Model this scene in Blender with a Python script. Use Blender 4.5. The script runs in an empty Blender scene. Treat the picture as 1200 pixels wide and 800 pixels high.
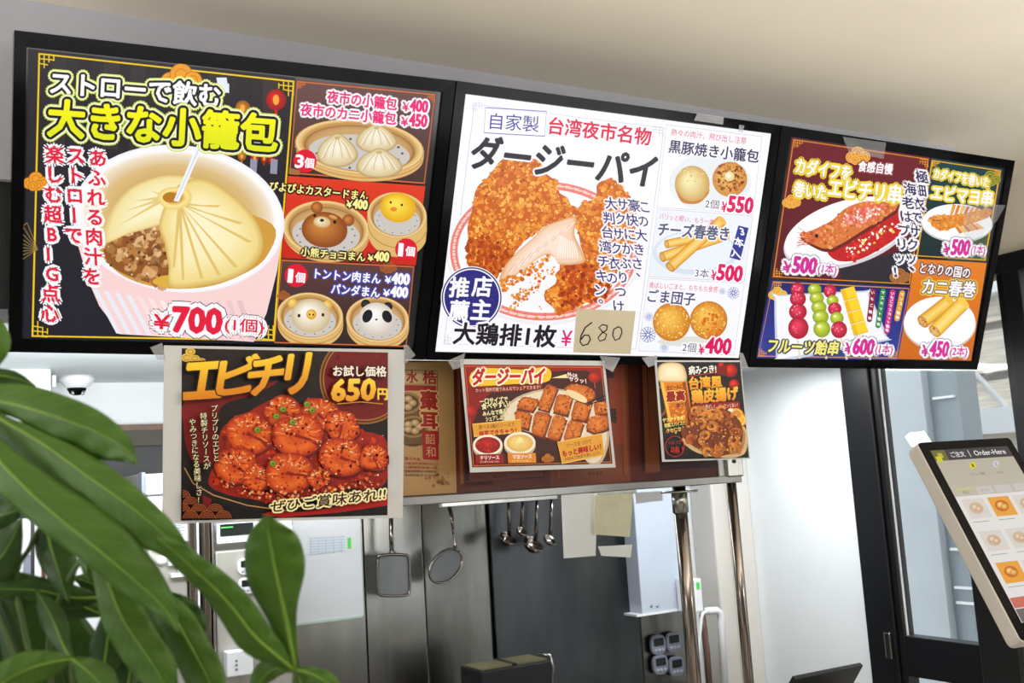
import bpy, bmesh, math, random
from mathutils import Vector, Matrix
from math import radians as rad, sin, cos, pi

# ---------------------------------------------------------------- camera
SC = bpy.context.scene
COL = SC.collection
FPX = 1200.0
CAM = Vector((0, 0, 1.7))
YAW, PIT, ROL = rad(29.5), rad(7.7), rad(-3.5)
FWD = Vector((sin(YAW)*cos(PIT), cos(YAW)*cos(PIT), sin(PIT)))
R0 = Vector((cos(YAW), -sin(YAW), 0)); U0 = R0.cross(FWD)
RGT = R0*cos(ROL) + U0*sin(ROL); UPV = U0*cos(ROL) - R0*sin(ROL)
cam_d = bpy.data.cameras.new('camera'); cam = bpy.data.objects.new('camera', cam_d); COL.objects.link(cam)
cam.matrix_world = Matrix(((RGT.x, UPV.x, -FWD.x, CAM.x), (RGT.y, UPV.y, -FWD.y, CAM.y), (RGT.z, UPV.z, -FWD.z, CAM.z), (0, 0, 0, 1)))
cam_d.sensor_width = 36; cam_d.lens = 36.0*FPX/1200; cam_d.clip_start = .02; cam_d.clip_end = 200
cam_d.dof.use_dof = True; cam_d.dof.focus_distance = 2.25; cam_d.dof.aperture_fstop = 9.0
SC.camera = cam
vs = SC.view_settings
SC.display_settings.display_device = 'sRGB'
vs.view_transform = 'Standard'; vs.look = 'None'; vs.exposure = 0.0; vs.gamma = 1.0; vs.use_curve_mapping = False

# ---------------------------------------------------------------- light
W = bpy.data.worlds.new('sky'); SC.world = W; W.use_nodes = True
nt = W.node_tree; nt.nodes.clear()
bgn = nt.nodes.new('ShaderNodeBackground'); out = nt.nodes.new('ShaderNodeOutputWorld')
bgn.inputs[0].default_value = (.96, .98, 1.0, 1); bgn.inputs[1].default_value = 2.4
nt.links.new(bgn.outputs[0], out.inputs[0])

def area(name, loc, size, power, col=(1, 1, 1), tgt=None):
    d = bpy.data.lights.new(name, 'AREA'); d.shape = 'RECTANGLE'; d.size, d.size_y = size; d.energy = power; d.color = col
    o = bpy.data.objects.new(name, d); COL.objects.link(o); o.location = loc
    if tgt: o.rotation_euler = (Vector(tgt)-Vector(loc)).to_track_quat('-Z', 'Y').to_euler()
    return o
area('kitchen_lamp', (1.2, 3.05, 2.085), (1.1, .22), 8, (.93, .97, 1))
area('kitchen_wall_fill', (.45, 2.62, 1.85), (.7, .25), 11, (.95, .98, 1), (.55, 3.86, 2.12))  # added fill that brightens the upper kitchen wall, no fitting there
area('kitchen_lamp_right', (2.55, 3.05, 2.085), (.9, .22), 18, (.95, .98, 1))
area('shop_lamp', (.2, -.6, 2.58), (1.2, .3), 4, (1, .96, .9))
area('shop_lamp_right', (2.0, -.6, 2.58), (1.2, .3), 4, (1, .96, .9))
area('ceiling_fill', (1.3, -.75, 1.85), (3.4, 1.3), 72, (1, .985, .96), (1.3, -.7, 2.6))  # added unseen fill to lift the ceiling, stands for no fitting
area('ceiling_fill_left', (-.95, .95, 1.88), (.9, 1.2), 13, (1, .985, .96), (-.6, .9, 2.6))  # unseen fill, added to brighten the left of the ceiling
area('ceiling_fill_right', (2.5, -.1, 1.72), (1.3, .9), 22, (1, .985, .96), (2.4, .2, 2.6))  # unseen fill, added to brighten the right of the ceiling

# ---------------------------------------------------------------- helpers
def lin(c):
    return tuple(((x/255/12.92) if x/255 <= .04045 else ((x/255+.055)/1.055)**2.4) for x in c[:3])
def ray(x, y): return FWD + RGT*((x-600)/FPX) - UPV*((y-400)/FPX)
def atY(x, y, Y): d = ray(x, y); return CAM + d*((Y-CAM.y)/d.y)
def atX(x, y, X): d = ray(x, y); return CAM + d*((X-CAM.x)/d.x)
def atZ(x, y, Z): d = ray(x, y); return CAM + d*((Z-CAM.z)/d.z)
def atD(x, y, D): return CAM + ray(x, y)*D
def atP(x, y, p0, n): d = ray(x, y); return CAM + d*(n.dot(p0-CAM)/n.dot(d))

MATS = {}
def mat(name, col, rough=.5, metal=0.0, var=.06, scale=6.0, spec=.5, trans=0.0, bump=0.0, stretch=(1, 1, 1), coat=0.0, ior=1.45, bscale=None):
    if name in MATS: return MATS[name]
    m = bpy.data.materials.new(name); m.use_nodes = True; t = m.node_tree; b = t.nodes['Principled BSDF']
    c = lin(col)
    tc = t.nodes.new('ShaderNodeTexCoord'); mp = t.nodes.new('ShaderNodeMapping'); mp.inputs['Scale'].default_value = stretch
    nz = t.nodes.new('ShaderNodeTexNoise'); nz.inputs['Scale'].default_value = scale; nz.inputs['Detail'].default_value = 3
    rp = t.nodes.new('ShaderNodeValToRGB')
    rp.color_ramp.elements[0].position = .3; rp.color_ramp.elements[1].position = .7
    rp.color_ramp.elements[0].color = tuple(max(0, x*(1-var)) for x in c)+(1,)
    rp.color_ramp.elements[1].color = tuple(min(1, x*(1+var)) for x in c)+(1,)
    t.links.new(tc.outputs['Object'], mp.inputs[0]); t.links.new(mp.outputs[0], nz.inputs['Vector'])
    t.links.new(nz.outputs['Fac'], rp.inputs[0]); t.links.new(rp.outputs[0], b.inputs['Base Color'])
    b.inputs['Roughness'].default_value = rough; b.inputs['Metallic'].default_value = metal
    b.inputs['Specular IOR Level'].default_value = spec; b.inputs['Transmission Weight'].default_value = trans
    b.inputs['Coat Weight'].default_value = coat; b.inputs['IOR'].default_value = ior
    if bump:
        nb = t.nodes.new('ShaderNodeTexNoise'); nb.inputs['Scale'].default_value = bscale or scale*4; nb.inputs['Detail'].default_value = 4
        t.links.new(mp.outputs[0], nb.inputs['Vector'])
        bp = t.nodes.new('ShaderNodeBump'); bp.inputs['Strength'].default_value = bump; bp.inputs['Distance'].default_value = .01
        t.links.new(nb.outputs['Fac'], bp.inputs['Height']); t.links.new(bp.outputs[0], b.inputs['Normal'])
    MATS[name] = m; return m
def emit_mat(name, col, s):
    m = bpy.data.materials.new(name); m.use_nodes = True; b = m.node_tree.nodes['Principled BSDF']
    b.inputs['Base Color'].default_value = (.8, .8, .8, 1); b.inputs['Emission Color'].default_value = lin(col)+(1,); b.inputs['Emission Strength'].default_value = s
    return m
def attr_mat(name, emission, rough=.45):
    m = bpy.data.materials.new(name); m.use_nodes = True; t = m.node_tree; b = t.nodes['Principled BSDF']
    a = t.nodes.new('ShaderNodeAttribute'); a.attribute_name = 'Col'
    if emission:
        b.inputs['Base Color'].default_value = (.012, .012, .014, 1); b.inputs['Roughness'].default_value = .2; b.inputs['Specular IOR Level'].default_value = .07
        t.links.new(a.outputs['Color'], b.inputs['Emission Color']); b.inputs['Emission Strength'].default_value = emission
    else:
        t.links.new(a.outputs['Color'], b.inputs['Base Color']); b.inputs['Roughness'].default_value = rough; b.inputs['Specular IOR Level'].default_value = .25
    return m

WO = {}
def tag(o, label=None, cat=None, group=None, kind=None):
    if label: o['label'] = label
    if cat: o['category'] = cat
    if group: o['group'] = group
    if kind: o['kind'] = kind
    return o
def thing(name, loc, label, cat, group=None):
    o = bpy.data.objects.new(name, None); COL.objects.link(o); o.location = loc; o.empty_display_size = .05
    WO[o.name] = Vector(loc); return tag(o, label, cat, group)
def link_mesh(name, me, parent, origin):
    o = bpy.data.objects.new(name, me); COL.objects.link(o)
    if parent: o.parent = parent
    else: o.location = origin
    WO[o.name] = Vector(origin); return o

class MB:
    def __init__(s): s.v = []; s.f = []; s.sm = []
    def add(s, vs, fs, smooth=False):
        n = len(s.v); s.v += [Vector(v) for v in vs]
        for f in fs: s.f.append([i+n for i in f]); s.sm.append(smooth)
        return s
    def hexa(s, a, b):  # two quads of four corners each
        return s.add(list(a)+list(b), [(3, 2, 1, 0), (4, 5, 6, 7), (0, 1, 5, 4), (1, 2, 6, 5), (2, 3, 7, 6), (3, 0, 4, 7)])
    def box(s, c, d, M=None):
        c = Vector(c); x, y, z = [q/2 for q in d]
        p = [Vector(q) for q in ((-x, -y, -z), (x, -y, -z), (x, y, -z), (-x, y, -z), (-x, -y, z), (x, -y, z), (x, y, z), (-x, y, z))]
        if M: p = [M @ q for q in p]
        p = [c+q for q in p]
        return s.hexa(p[:4], p[4:])
    def span(s, a, b):
        a, b = Vector(a), Vector(b)
        return s.box((a+b)/2, [abs(q) for q in (b-a)])
    def prism(s, pts, vec):
        n = len(pts); vec = Vector(vec); pts = [Vector(p) for p in pts]
        return s.add(pts+[p+vec for p in pts], [list(range(n))[::-1], list(range(n, 2*n))]+[(i, (i+1) % n, n+(i+1) % n, n+i) for i in range(n)])
    def tube(s, pts, r, n=10, cap=True):
        pts = [Vector(p) for p in pts]; rs = r if isinstance(r, (list, tuple)) else [r]*len(pts)
        rings = []; prev = None
        for i, p in enumerate(pts):
            t = (pts[min(i+1, len(pts)-1)]-pts[max(i-1, 0)]).normalized()
            if prev is None: a = t.orthogonal().normalized()
            else: a = (prev-t*prev.dot(t)).normalized()
            prev = a; b = t.cross(a)
            rings.append([p+(a*cos(2*pi*k/n)+b*sin(2*pi*k/n))*rs[i] for k in range(n)])
        vs = [v for q in rings for v in q]; fs = []
        for i in range(len(pts)-1):
            for k in range(n): fs.append((i*n+k, i*n+(k+1) % n, (i+1)*n+(k+1) % n, (i+1)*n+k))
        if cap: fs += [list(range(n))[::-1], [(len(pts)-1)*n+k for k in range(n)]]
        return s.add(vs, fs, True)
    def lathe(s, prof, c, axis=(0, 0, 1), n=24):
        c = Vector(c); q = Vector((0, 0, 1)).rotation_difference(Vector(axis)); vs = []; fs = []
        for r, z in prof:
            for k in range(n): vs.append(c + q @ Vector((r*cos(2*pi*k/n), r*sin(2*pi*k/n), z)))
        for i in range(len(prof)-1):
            for k in range(n): fs.append((i*n+k, i*n+(k+1) % n, (i+1)*n+(k+1) % n, (i+1)*n+k))
        fs += [list(range(n))[::-1], [(len(prof)-1)*n+k for k in range(n)]]
        return s.add(vs, fs, True)
    def build(s, name, m, parent=None, bevel=0, origin=None):
        if parent is not None: o0 = WO[parent.name]
        elif origin is not None: o0 = Vector(origin)
        else:
            lo = [min(v[i] for v in s.v) for i in range(3)]; hi = [max(v[i] for v in s.v) for i in range(3)]
            o0 = Vector(((lo[0]+hi[0])/2, (lo[1]+hi[1])/2, lo[2]))
        me = bpy.data.meshes.new(name); me.from_pydata([v-o0 for v in s.v], [], s.f)
        me.polygons.foreach_set('use_smooth', s.sm); me.materials.append(m)
        bm = bmesh.new(); bm.from_mesh(me); bmesh.ops.recalc_face_normals(bm, faces=bm.faces); bm.to_mesh(me); bm.free()
        o = link_mesh(name, me, parent, o0)
        if bevel:
            md = o.modifiers.new('bevel', 'BEVEL'); md.width = bevel; md.segments = 2; md.limit_method = 'ANGLE'; md.angle_limit = rad(40)
        return o
def struct(name, mb, m, bevel=0):
    return tag(mb.build(name, m, None, bevel), kind='structure')
def copy_thing(o, loc, label):
    c = o.copy(); COL.objects.link(c); c.location = loc; c['label'] = label; WO[c.name] = Vector(loc)
    for ch in o.children:
        d = ch.copy(); COL.objects.link(d); d.parent = c
        for g in ch.children:
            e = g.copy(); COL.objects.link(e); e.parent = d
    return c

# ---------------------------------------------------------------- flat printed / lit pictures
GL = {}
def glyph(s, bold):
    k = (s, bold)
    if k not in GL:
        c = bpy.data.curves.new('g', 'FONT'); c.body = s; c.resolution_u = 2; c.offset = bold
        o = bpy.data.objects.new('g', c); m = bpy.data.meshes.new_from_object(o)
        vs = [(v.co.x, v.co.y) for v in m.vertices]; fs = [tuple(p.vertices) for p in m.polygons]
        bpy.data.objects.remove(o); bpy.data.curves.remove(c); bpy.data.meshes.remove(m)
        GL[k] = (vs, fs)
    return GL[k]
def inside(p, poly):
    x, y = p; r = False; j = len(poly)-1
    for i in range(len(poly)):
        a, b = poly[i], poly[j]
        if (a[1] > y) != (b[1] > y) and x < (b[0]-a[0])*(y-a[1])/(b[1]-a[1])+a[0]: r = not r
        j = i
    return r
def smooth(pts, n=6):
    o = []; L = len(pts)
    for i in range(L):
        p0, p1, p2, p3 = pts[i-1], pts[i], pts[(i+1) % L], pts[(i+2) % L]
        for k in range(n):
            t = k/n
            o.append(tuple(.5*((2*b)+(-a+c)*t+(2*a-5*b+4*c-d)*t*t+(-a+3*b-3*c+d)*t**3) for a, b, c, d in zip(p0, p1, p2, p3)))
    return o
def mix(a, b, t): return tuple(x+(y-x)*t for x, y in zip(a, b))
def ov(cx, cy, rx, ry, n=32, rot=0, a0=0, a1=2*pi):
    c, s = cos(rad(rot)), sin(rad(rot)); full = abs(a1-a0-2*pi) < 1e-6; o = []
    for k in range(n if full else n+1):
        a = a0+(a1-a0)*k/n; x, y = rx*cos(a), ry*sin(a); o.append((cx+x*c-y*s, cy+x*s+y*c))
    return o

class Art:
    """Flat art on a plane of the scene; shapes are given where the photo shows them and dropped on to the plane."""
    def __init__(s, p0, n, slope=0.0, gain=1.0, z0=.0004, dz=2.5e-5):
        s.p0, s.n = Vector(p0), Vector(n).normalized(); s.slope = slope; s.gain = gain; s.z = z0; s.dz = dz
        s.v = []; s.f = []; s.c = []; s.rnd = random.Random(7)
    def col(s, c): return tuple(min(.95 if s.gain != 1 else 1, x*s.gain) for x in lin(c))+(1,)
    clip = None
    def raw(s, pts, faces, cols):
        if s.clip:
            q = s.clip; m = len(q); A = sum(q[i][0]*q[(i+1) % m][1]-q[(i+1) % m][0]*q[i][1] for i in range(m)); sg = 1 if A > 0 else -1
            sd = [[sg*((q[(i+1) % m][0]-q[i][0])*(p[1]-q[i][1])-(q[(i+1) % m][1]-q[i][1])*(p[0]-q[i][0])) for p in pts] for i in range(m)]
            if min(map(min, sd)) < 0:
                P, F, C = [], [], []
                for f in faces:
                    if all(min(d[k] for k in f) >= 0 for d in sd):
                        F.append(list(range(len(P), len(P)+len(f)))); P += [pts[k] for k in f]; C += [cols[k] for k in f]; continue
                    poly = [(tuple(pts[k][:2]), cols[k]) for k in f]
                    for i in range(m):
                        a, b = q[i], q[(i+1) % m]; d = lambda p: sg*((b[0]-a[0])*(p[1]-a[1])-(b[1]-a[1])*(p[0]-a[0])); o = []
                        for j in range(len(poly)):
                            (pa, ca), (pb, cb) = poly[j-1], poly[j]; da, db = d(pa), d(pb)
                            if (da < 0) != (db < 0): t = da/(da-db); o.append((mix(pa, pb, t), mix(ca, cb, t)))
                            if db >= 0: o.append((pb, cb))
                        poly = o
                        if not poly: break
                    if len(poly) > 2: F.append(list(range(len(P), len(P)+len(poly)))); P += [x[0] for x in poly]; C += [x[1] for x in poly]
                if not F: return
                pts, faces, cols = P, F, C
        s.z += s.dz; n = len(s.v); off = s.n*s.z
        for p in pts: s.v.append(atP(p[0], p[1], s.p0, s.n)+off)
        s.c += cols
        for f in faces: s.f.append([n+i for i in f])
    def poly(s, pts, c): s.raw(pts, [list(range(len(pts)))], [s.col(c)]*len(pts))
    def gpoly(s, pts, cols): s.raw(pts, [list(range(len(pts)))], [s.col(c) for c in cols])
    def vgrad(s, q, c0, c1, n=6):  # quad TL TR BR BL
        pts = []; cols = []; fs = []
        for i in range(n+1):
            t = i/n; pts += [mix(q[0], q[3], t), mix(q[1], q[2], t)]; cols += [s.col(mix(c0, c1, t))]*2
            if i: fs.append((2*i-2, 2*i-1, 2*i+1, 2*i))
        s.raw(pts, fs, cols)
    def radial(s, pts, stops, ctr=None):
        """outline shrunk to its centre in rings, colours from the rim (0) to the middle (1)"""
        n = len(pts); ctr = ctr or (sum(p[0] for p in pts)/n, sum(p[1] for p in pts)/n)
        P = []; C = []; F = []
        for i, (t, c) in enumerate(stops):
            P += [mix(p, ctr, min(t, .999)) for p in pts]; C += [s.col(c)]*n
            if i: F += [((i-1)*n+k, (i-1)*n+(k+1) % n, i*n+(k+1) % n, i*n+k) for k in range(n)]
        F.append([(len(stops)-1)*n+k for k in range(n)])
        s.raw(P, F, C)
    def ell(s, cx, cy, rx, ry, c, n=28, rot=0): s.poly(ov(cx, cy, rx, ry, n, rot), c)
    def ball(s, cx, cy, rx, ry, c0, c1, rot=0, hl=(-.25, -.3), n=26):
        s.radial(ov(cx, cy, rx, ry, n, rot), [(0, c0), (.35, mix(c0, c1, .5)), (.8, c1)], (cx+hl[0]*rx, cy+hl[1]*ry))
    def ring(s, cx, cy, rx, ry, w, c, n=48, rot=0):
        a, b = ov(cx, cy, rx, ry, n, rot), ov(cx, cy, rx-w, ry-w, n, rot)
        s.raw(a+b, [(k, (k+1) % n, n+(k+1) % n, n+k) for k in range(n)], [s.col(c)]*2*n)
    def line(s, pts, w, c, closed=False):
        L = len(pts); o = []; fs = []
        for i, p in enumerate(pts):
            a = pts[i-1] if (i or closed) else p; b = pts[(i+1) % L] if (i < L-1 or closed) else p
            dx, dy = b[0]-a[0], b[1]-a[1]; l = math.hypot(dx, dy) or 1; wx, wy = -dy/l*w/2, dx/l*w/2
            if closed and L == 4: wx *= 1.41; wy *= 1.41
            o += [(p[0]+wx, p[1]+wy), (p[0]-wx, p[1]-wy)]
        for i in range(L if closed else L-1):
            j = (i+1) % L; fs.append((2*i, 2*i+1, 2*j+1, 2*j))
        s.raw(o, fs, [s.col(c)]*len(o))
    def crumbs(s, poly, n, r0, r1, pal, seed=1, sides=6, asp=1.0):
        R = random.Random(seed); xs = [p[0] for p in poly]; ys = [p[1] for p in poly]; k = 0; t = 0
        P = []; F = []; C = []
        while k < n and t < n*20:
            t += 1; q = (R.uniform(min(xs), max(xs)), R.uniform(min(ys), max(ys)))
            if not inside(q, poly): continue
            r = R.uniform(r0, r1); a = R.uniform(0, 6.28); c = s.col(mix(R.choice(pal), R.choice(pal), R.random()*.5)); b = len(P)
            for i in range(sides):
                th = a+2*pi*i/sides; rr = r*R.uniform(.6, 1.15); P.append((q[0]+cos(th)*rr*asp, q[1]+sin(th)*rr)); C.append(c)
            F.append([b+i for i in range(sides)]); k += 1
            if k % 60 == 0: s.raw(P, F, C); P, F, C = [], [], []
        if P: s.raw(P, F, C)
    def _put(s, vs, fs, fn, c, halo, hn=10, br=0):
        for (r, hc) in halo:
            for k in range(hn):
                a = 2*pi*k/hn; dx, dy = (r+br)*cos(a), (r+br)*sin(a)
                s.dz, d = 2e-6, s.dz
                s.raw([(x+dx, y+dy) for x, y in map(fn, vs)], fs, [s.col(hc)]*len(vs)); s.dz = d
            s.z += s.dz
        pts = [fn(v) for v in vs]
        if isinstance(c, list):
            ys = [v[1] for v in vs]; lo, hi = min(ys), max(ys)
            cols = [s.col(mix(c[1], c[0], (v[1]-lo)/(hi-lo))) for v in vs]
        else: cols = [s.col(c)]*len(vs)
        if br > .12:
            nb = 6 if br < .5 else 10
            for k in range(nb):
                a = 2*pi*k/nb; dx, dy = br*cos(a), br*sin(a); s.dz, d = 2e-6, s.dz; s.raw([(x+dx, y+dy) for x, y in pts], fs, cols); s.dz = d
        s.raw(pts, fs, cols)
    def text(s, t, x0, y0, x1, y1, h, c, bold=.02, halo=(), slope=None, hn=10):
        """ink box of the line: top left, top right, height, all in photo pixels"""
        vs, fs = glyph(t, 0); xs = [v[0] for v in vs]; ys = [v[1] for v in vs]
        a, b, lo, hi = min(xs), max(xs), min(ys), max(ys); sl = s.slope if slope is None else slope
        def fn(v):
            u, w = (v[0]-a)/(b-a), (hi-v[1])/(hi-lo)*h
            return (x0+(x1-x0)*u+sl*w, y0+(y1-y0)*u+w)
        s._put(vs, fs, fn, c, halo, hn, bold*min(h/(hi-lo), 1.3*(x1-x0)/(b-a)))
    def vtext(s, t, x0, y0, x1, y1, size, c, bold=.02, halo=(), lean=0.0, hn=8):
        """vertical line from the centre of the first character to the centre of the last"""
        n = len(t)
        for i, ch in enumerate(t):
            q = i/(n-1) if n > 1 else 0; cx, cy = x0+(x1-x0)*q, y0+(y1-y0)*q
            vs, fs = glyph(ch, 0)
            wid = 1.0 if ord(ch) > 255 else .62
            rotd = ch in 'ー〜'; corner = ch in '、。'
            def fn(v):
                u, w = v[0]-wid/2, v[1]-.38
                if rotd: u, w = -w, -u
                if corner: u += .55; w += .55
                return (cx+u*size+w*size*lean*-1, cy-w*size+u*size*lean)
            s._put(vs, fs, fn, c, halo, hn, bold*size)
    def build(s, name, m, parent):
        o0 = WO[parent.name]; me = bpy.data.meshes.new(name); me.from_pydata([v-o0 for v in s.v], [], s.f); me.materials.append(m)
        at = me.color_attributes.new('Col', 'FLOAT_COLOR', 'POINT'); at.data.foreach_set('color', [x for c in s.c for x in c])
        bm = bmesh.new(); bm.from_mesh(me)
        for f in bm.faces:
            f.normal_update()
            if f.normal.dot(s.n) < 0: f.normal_flip()
        bm.to_mesh(me); bm.free()
        return link_mesh(name, me, parent, o0)

# ---------------------------------------------------------------- materials
M_ceil = mat('ceiling paint', (238, 229, 211), .9, var=.02, bump=.05, scale=3)
M_soff = mat('soffit paint', (176, 176, 184), .8, var=.02)
M_white = mat('white wall paint', (238, 242, 244), .7, var=.015)
M_kceil = mat('kitchen ceiling panel', (205, 212, 214), .6, var=.02)
M_floor = mat('grey floor tile', (190, 184, 176), .6, var=.12, scale=3)
M_black = mat('black frame metal', (22, 23, 26), .35, var=.1)
M_bezel = mat('black gloss plastic', (9, 9, 11), .12, var=.05, spec=.06)
M_dark = mat('dark grey board', (62, 62, 64), .6, var=.08)
M_steel = mat('brushed stainless steel', (168, 166, 160), .24, 1.0, var=.12, scale=4, stretch=(3, 3, .4), bump=.2, bscale=2.5)
M_steeld = mat('shaded stainless sheet', (132, 130, 124), .24, 1.0, var=.25, scale=3, stretch=(2, 2, .6), bump=.3, bscale=2.2)  # darker copy of the steel, dim reflections and shade set in its colour
M_chrome = mat('polished steel tube', (150, 140, 134), .15, 1.0, var=.05)
M_fridge = mat('refrigerator steel', (186, 184, 176), .42, .55, var=.05, stretch=(4, 4, .3))
M_plast = mat('white plastic', (236, 238, 240), .4, var=.02)
M_grey = mat('grey plastic', (128, 134, 150), .45, var=.04)
M_lcd = mat('dark lcd', (30, 36, 34), .2, var=.05)
M_btn = mat('button rubber', (170, 176, 192), .5, var=.03)
M_blue = mat('pale blue cabinet paint', (192, 202, 216), .4, var=.03)
M_brown = mat('brown trim wood', (112, 84, 70), .5, var=.2, scale=20)
M_paper = mat('white paper', (204, 204, 205), .7, var=.02)
M_sheet = mat('backlit white sheet', (246, 244, 238), .6, var=.02)  # paper colour raised for the light coming through from behind
M_yfilm = mat('yellowed plastic sleeve', (222, 214, 176), .35, var=.08, scale=12, bump=.2)
M_green = mat('green sticker', (80, 220, 100), .5)
M_counter = mat('counter laminate', (150, 145, 138), .4, var=.1)
M_fryer = mat('black enamel', (34, 35, 38), .4, var=.15)

def glass_mat(name, tint, refl=.06, milky=0.0):
    m = bpy.data.materials.new(name); m.use_nodes = True; t = m.node_tree; t.nodes.clear()
    o = t.nodes.new('ShaderNodeOutputMaterial'); tr = t.nodes.new('ShaderNodeBsdfTransparent'); gl = t.nodes.new('ShaderNodeBsdfGlossy')
    tr.inputs[0].default_value = tint+(1,); gl.inputs['Roughness'].default_value = .03
    mx = t.nodes.new('ShaderNodeMixShader'); mx.inputs[0].default_value = refl
    t.links.new(tr.outputs[0], mx.inputs[1]); t.links.new(gl.outputs[0], mx.inputs[2])
    last = mx
    if milky:
        df = t.nodes.new('ShaderNodeBsdfDiffuse'); df.inputs[0].default_value = (.8, .8, .82, 1)
        m2 = t.nodes.new('ShaderNodeMixShader'); m2.inputs[0].default_value = milky
        t.links.new(mx.outputs[0], m2.inputs[1]); t.links.new(df.outputs[0], m2.inputs[2]); last = m2
    t.links.new(last.outputs[0], o.inputs[0]); return m
M_glass = glass_mat('window glass', (.93, .96, .97))
M_wire = glass_mat('steel wire mesh', (.42, .42, .43), milky=.16)
M_tape = glass_mat('clear adhesive tape', (.85, .86, .87), milky=.22)
M_film = glass_mat('thin clear film', (.92, .93, .94), refl=.03, milky=.07)

# ---------------------------------------------------------------- the setting
ZC, ZK, XR, YB = 2.63, 2.13, 3.25, 3.86
struct('floor', MB().span((-2.4, -3, -.06), (XR+.12, YB+.12, 0)), M_floor)
struct('ceiling', MB().span((-2.4, -3, ZC), (XR+.12, YB+.12, ZC+.08)), M_ceil)
struct('ceiling_kitchen', MB().span((-1.3, 2.6, ZK), (XR, YB, ZK+.04)), M_kceil)
struct('wall_soffit', MB().span((-2.4, 1.97, 2.285), (2.72, 2.07, ZC)), M_soff)
struct('trim_beam', MB().span((-2.4, 1.985, 2.053), (2.70, 2.055, 2.285)), M_black)
struct('wall_back', MB().span((-1.4, YB, 0), (XR+.12, YB+.1, ZC)), M_white)
struct('wall_left', MB().span((-1.4, 2.07, 0), (-1.3, YB, ZC)), M_white)
struct('wall_shop_left', MB().span((-2.5, -3, 0), (-2.4, 2.07, ZC)), M_white)
struct('wall_front', MB().span((-2.4, -3.1, 0), (XR+.12, -3, ZC)), mat('grey shop wall', (150, 146, 140), .8, var=.03))
struct('wall_right', MB().span((XR, 2.99, 0), (XR+.12, YB, ZC)), M_white)
struct('wall_lintel', MB().span((XR, -3, 2.375), (XR+.12, 2.99, ZC)), M_ceil)
struct('trim_header', MB().span((XR-.03, -3, 2.31), (XR+.1, 2.99, 2.375)), M_black, .004)
struct('trim_pipe_chase', MB().span((3.09, 3.70, 0), (XR, YB, ZK)).span((3.17, 3.62, 0), (XR, 3.70, ZK)), mat('cream wall paint', (226, 222, 216), .7, var=.02), .01)
d1 = struct('door_1', MB().span((XR-.025, 2.85, 0), (XR+.06, 2.99, 2.31)), M_black, .004)
g1 = MB().span((XR-.01, 2.822, 0), (XR+.05, 2.85, 2.31)).span((XR-.01, 2.214, 0), (XR+.06, 2.25, 2.31)).span((XR-.01, 2.25, .87), (XR+.05, 2.822, 1.02)).span((XR-.01, 2.25, 0), (XR+.05, 2.822, .1))
g1.build('door_frame', M_black, d1, .003)
MB().span((XR+.005, 2.816, 1.02), (XR+.012, 2.822, 2.31)).build('seal_strip', M_plast, d1)
MB().span((XR+.02, 2.25, 1.02), (XR+.026, 2.822, 2.31)).span((XR+.02, 2.25, .1), (XR+.026, 2.822, .87)).build('door_glass', M_glass, d1)
MB().span((XR-.04, 2.865, .93), (XR-.025, 2.895, 1.03)).build('handle_plate', M_steel, d1, .004)
w1 = struct('window_1', MB().span((XR-.03, 2.148, 0), (XR+.08, 2.214, 2.31)), M_black, .004)
MB().span((XR-.01, 1.0, .0), (XR+.08, 1.07, 2.31)).span((XR-.01, -.2, 0), (XR+.08, -.13, 2.31)).span((XR-.01, -1.5, 0), (XR+.08, -1.43, 2.31)).span((XR-.01, -3, .0), (XR+.08, 2.148, .35)).build('window_frame', M_black, w1)
MB().span((XR+.02, -3, .35), (XR+.026, 2.148, 2.31)).build('window_glass', M_glass, w1)
struct('counter', MB().span((-1.2, 1.9, 0), (2.52, 2.5, .96)).span((-1.2, 1.86, .96), (2.56, 2.54, 1.0)), M_counter, .005)
def boxpx(mb, x0, y0, x1, y1, Y, dep):
    xm, ym = (x0+x1)/2, (y0+y1)/2
    a, b = atY(x0, ym, Y).x, atY(x1, ym, Y).x; zt, zb = atY(xm, y0, Y).z, atY(xm, y1, Y).z
    return mb.span((a, Y, zb), (b, Y+dep, zt))
def bp(x0, y0, x1, y1, Y, dep): return boxpx(MB(), x0, y0, x1, y1, Y, dep)
struct('trim_shelf_edge', MB().span((-1.3, 3.80, 1.955), (1.6, YB, 1.975)), M_brown)
struct('wall_recess', MB().span((-1.3, 3.82, 0), (1.45, YB-.005, 1.955)), M_dark)
struct('wall_recess_band', MB().span((-1.3, 3.80, 1.90), (1.45, YB-.03, 1.955)), mat('olive brown board', (70, 66, 56), .6))  # olive brown strip right below the shelf edge
# stainless wall sheets behind the stove
def sheet(name, xa, xb, Y, m, t=.012, z0=.6, z1=2.0):
    a, b = atY(xa, 680, Y).x, atY(xb, 680, Y).x
    return struct(name, MB().span((a, Y, z0), (b, Y+t, z1)), m, .003)
sheet('wall_sheet_left', 330, 427, 3.70, M_steel, .05)
sheet('wall_sheet_middle', 428, 497, 3.76, M_steel)
sheet('wall_sheet_fold', 498, 577, 3.80, M_steeld)
sheet('wall_sheet_right', 577.5, 746, 3.78, mat('stainless sheet dark reflection', (84, 86, 88), .28, 1.0, var=.25, scale=3, stretch=(2, 2, .6), bump=.3, bscale=2.2))  # base colour darkened for the dim things this panel mirrors
sheet('wall_sheet_end', 747, 806, 3.80, M_steeld)

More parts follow.
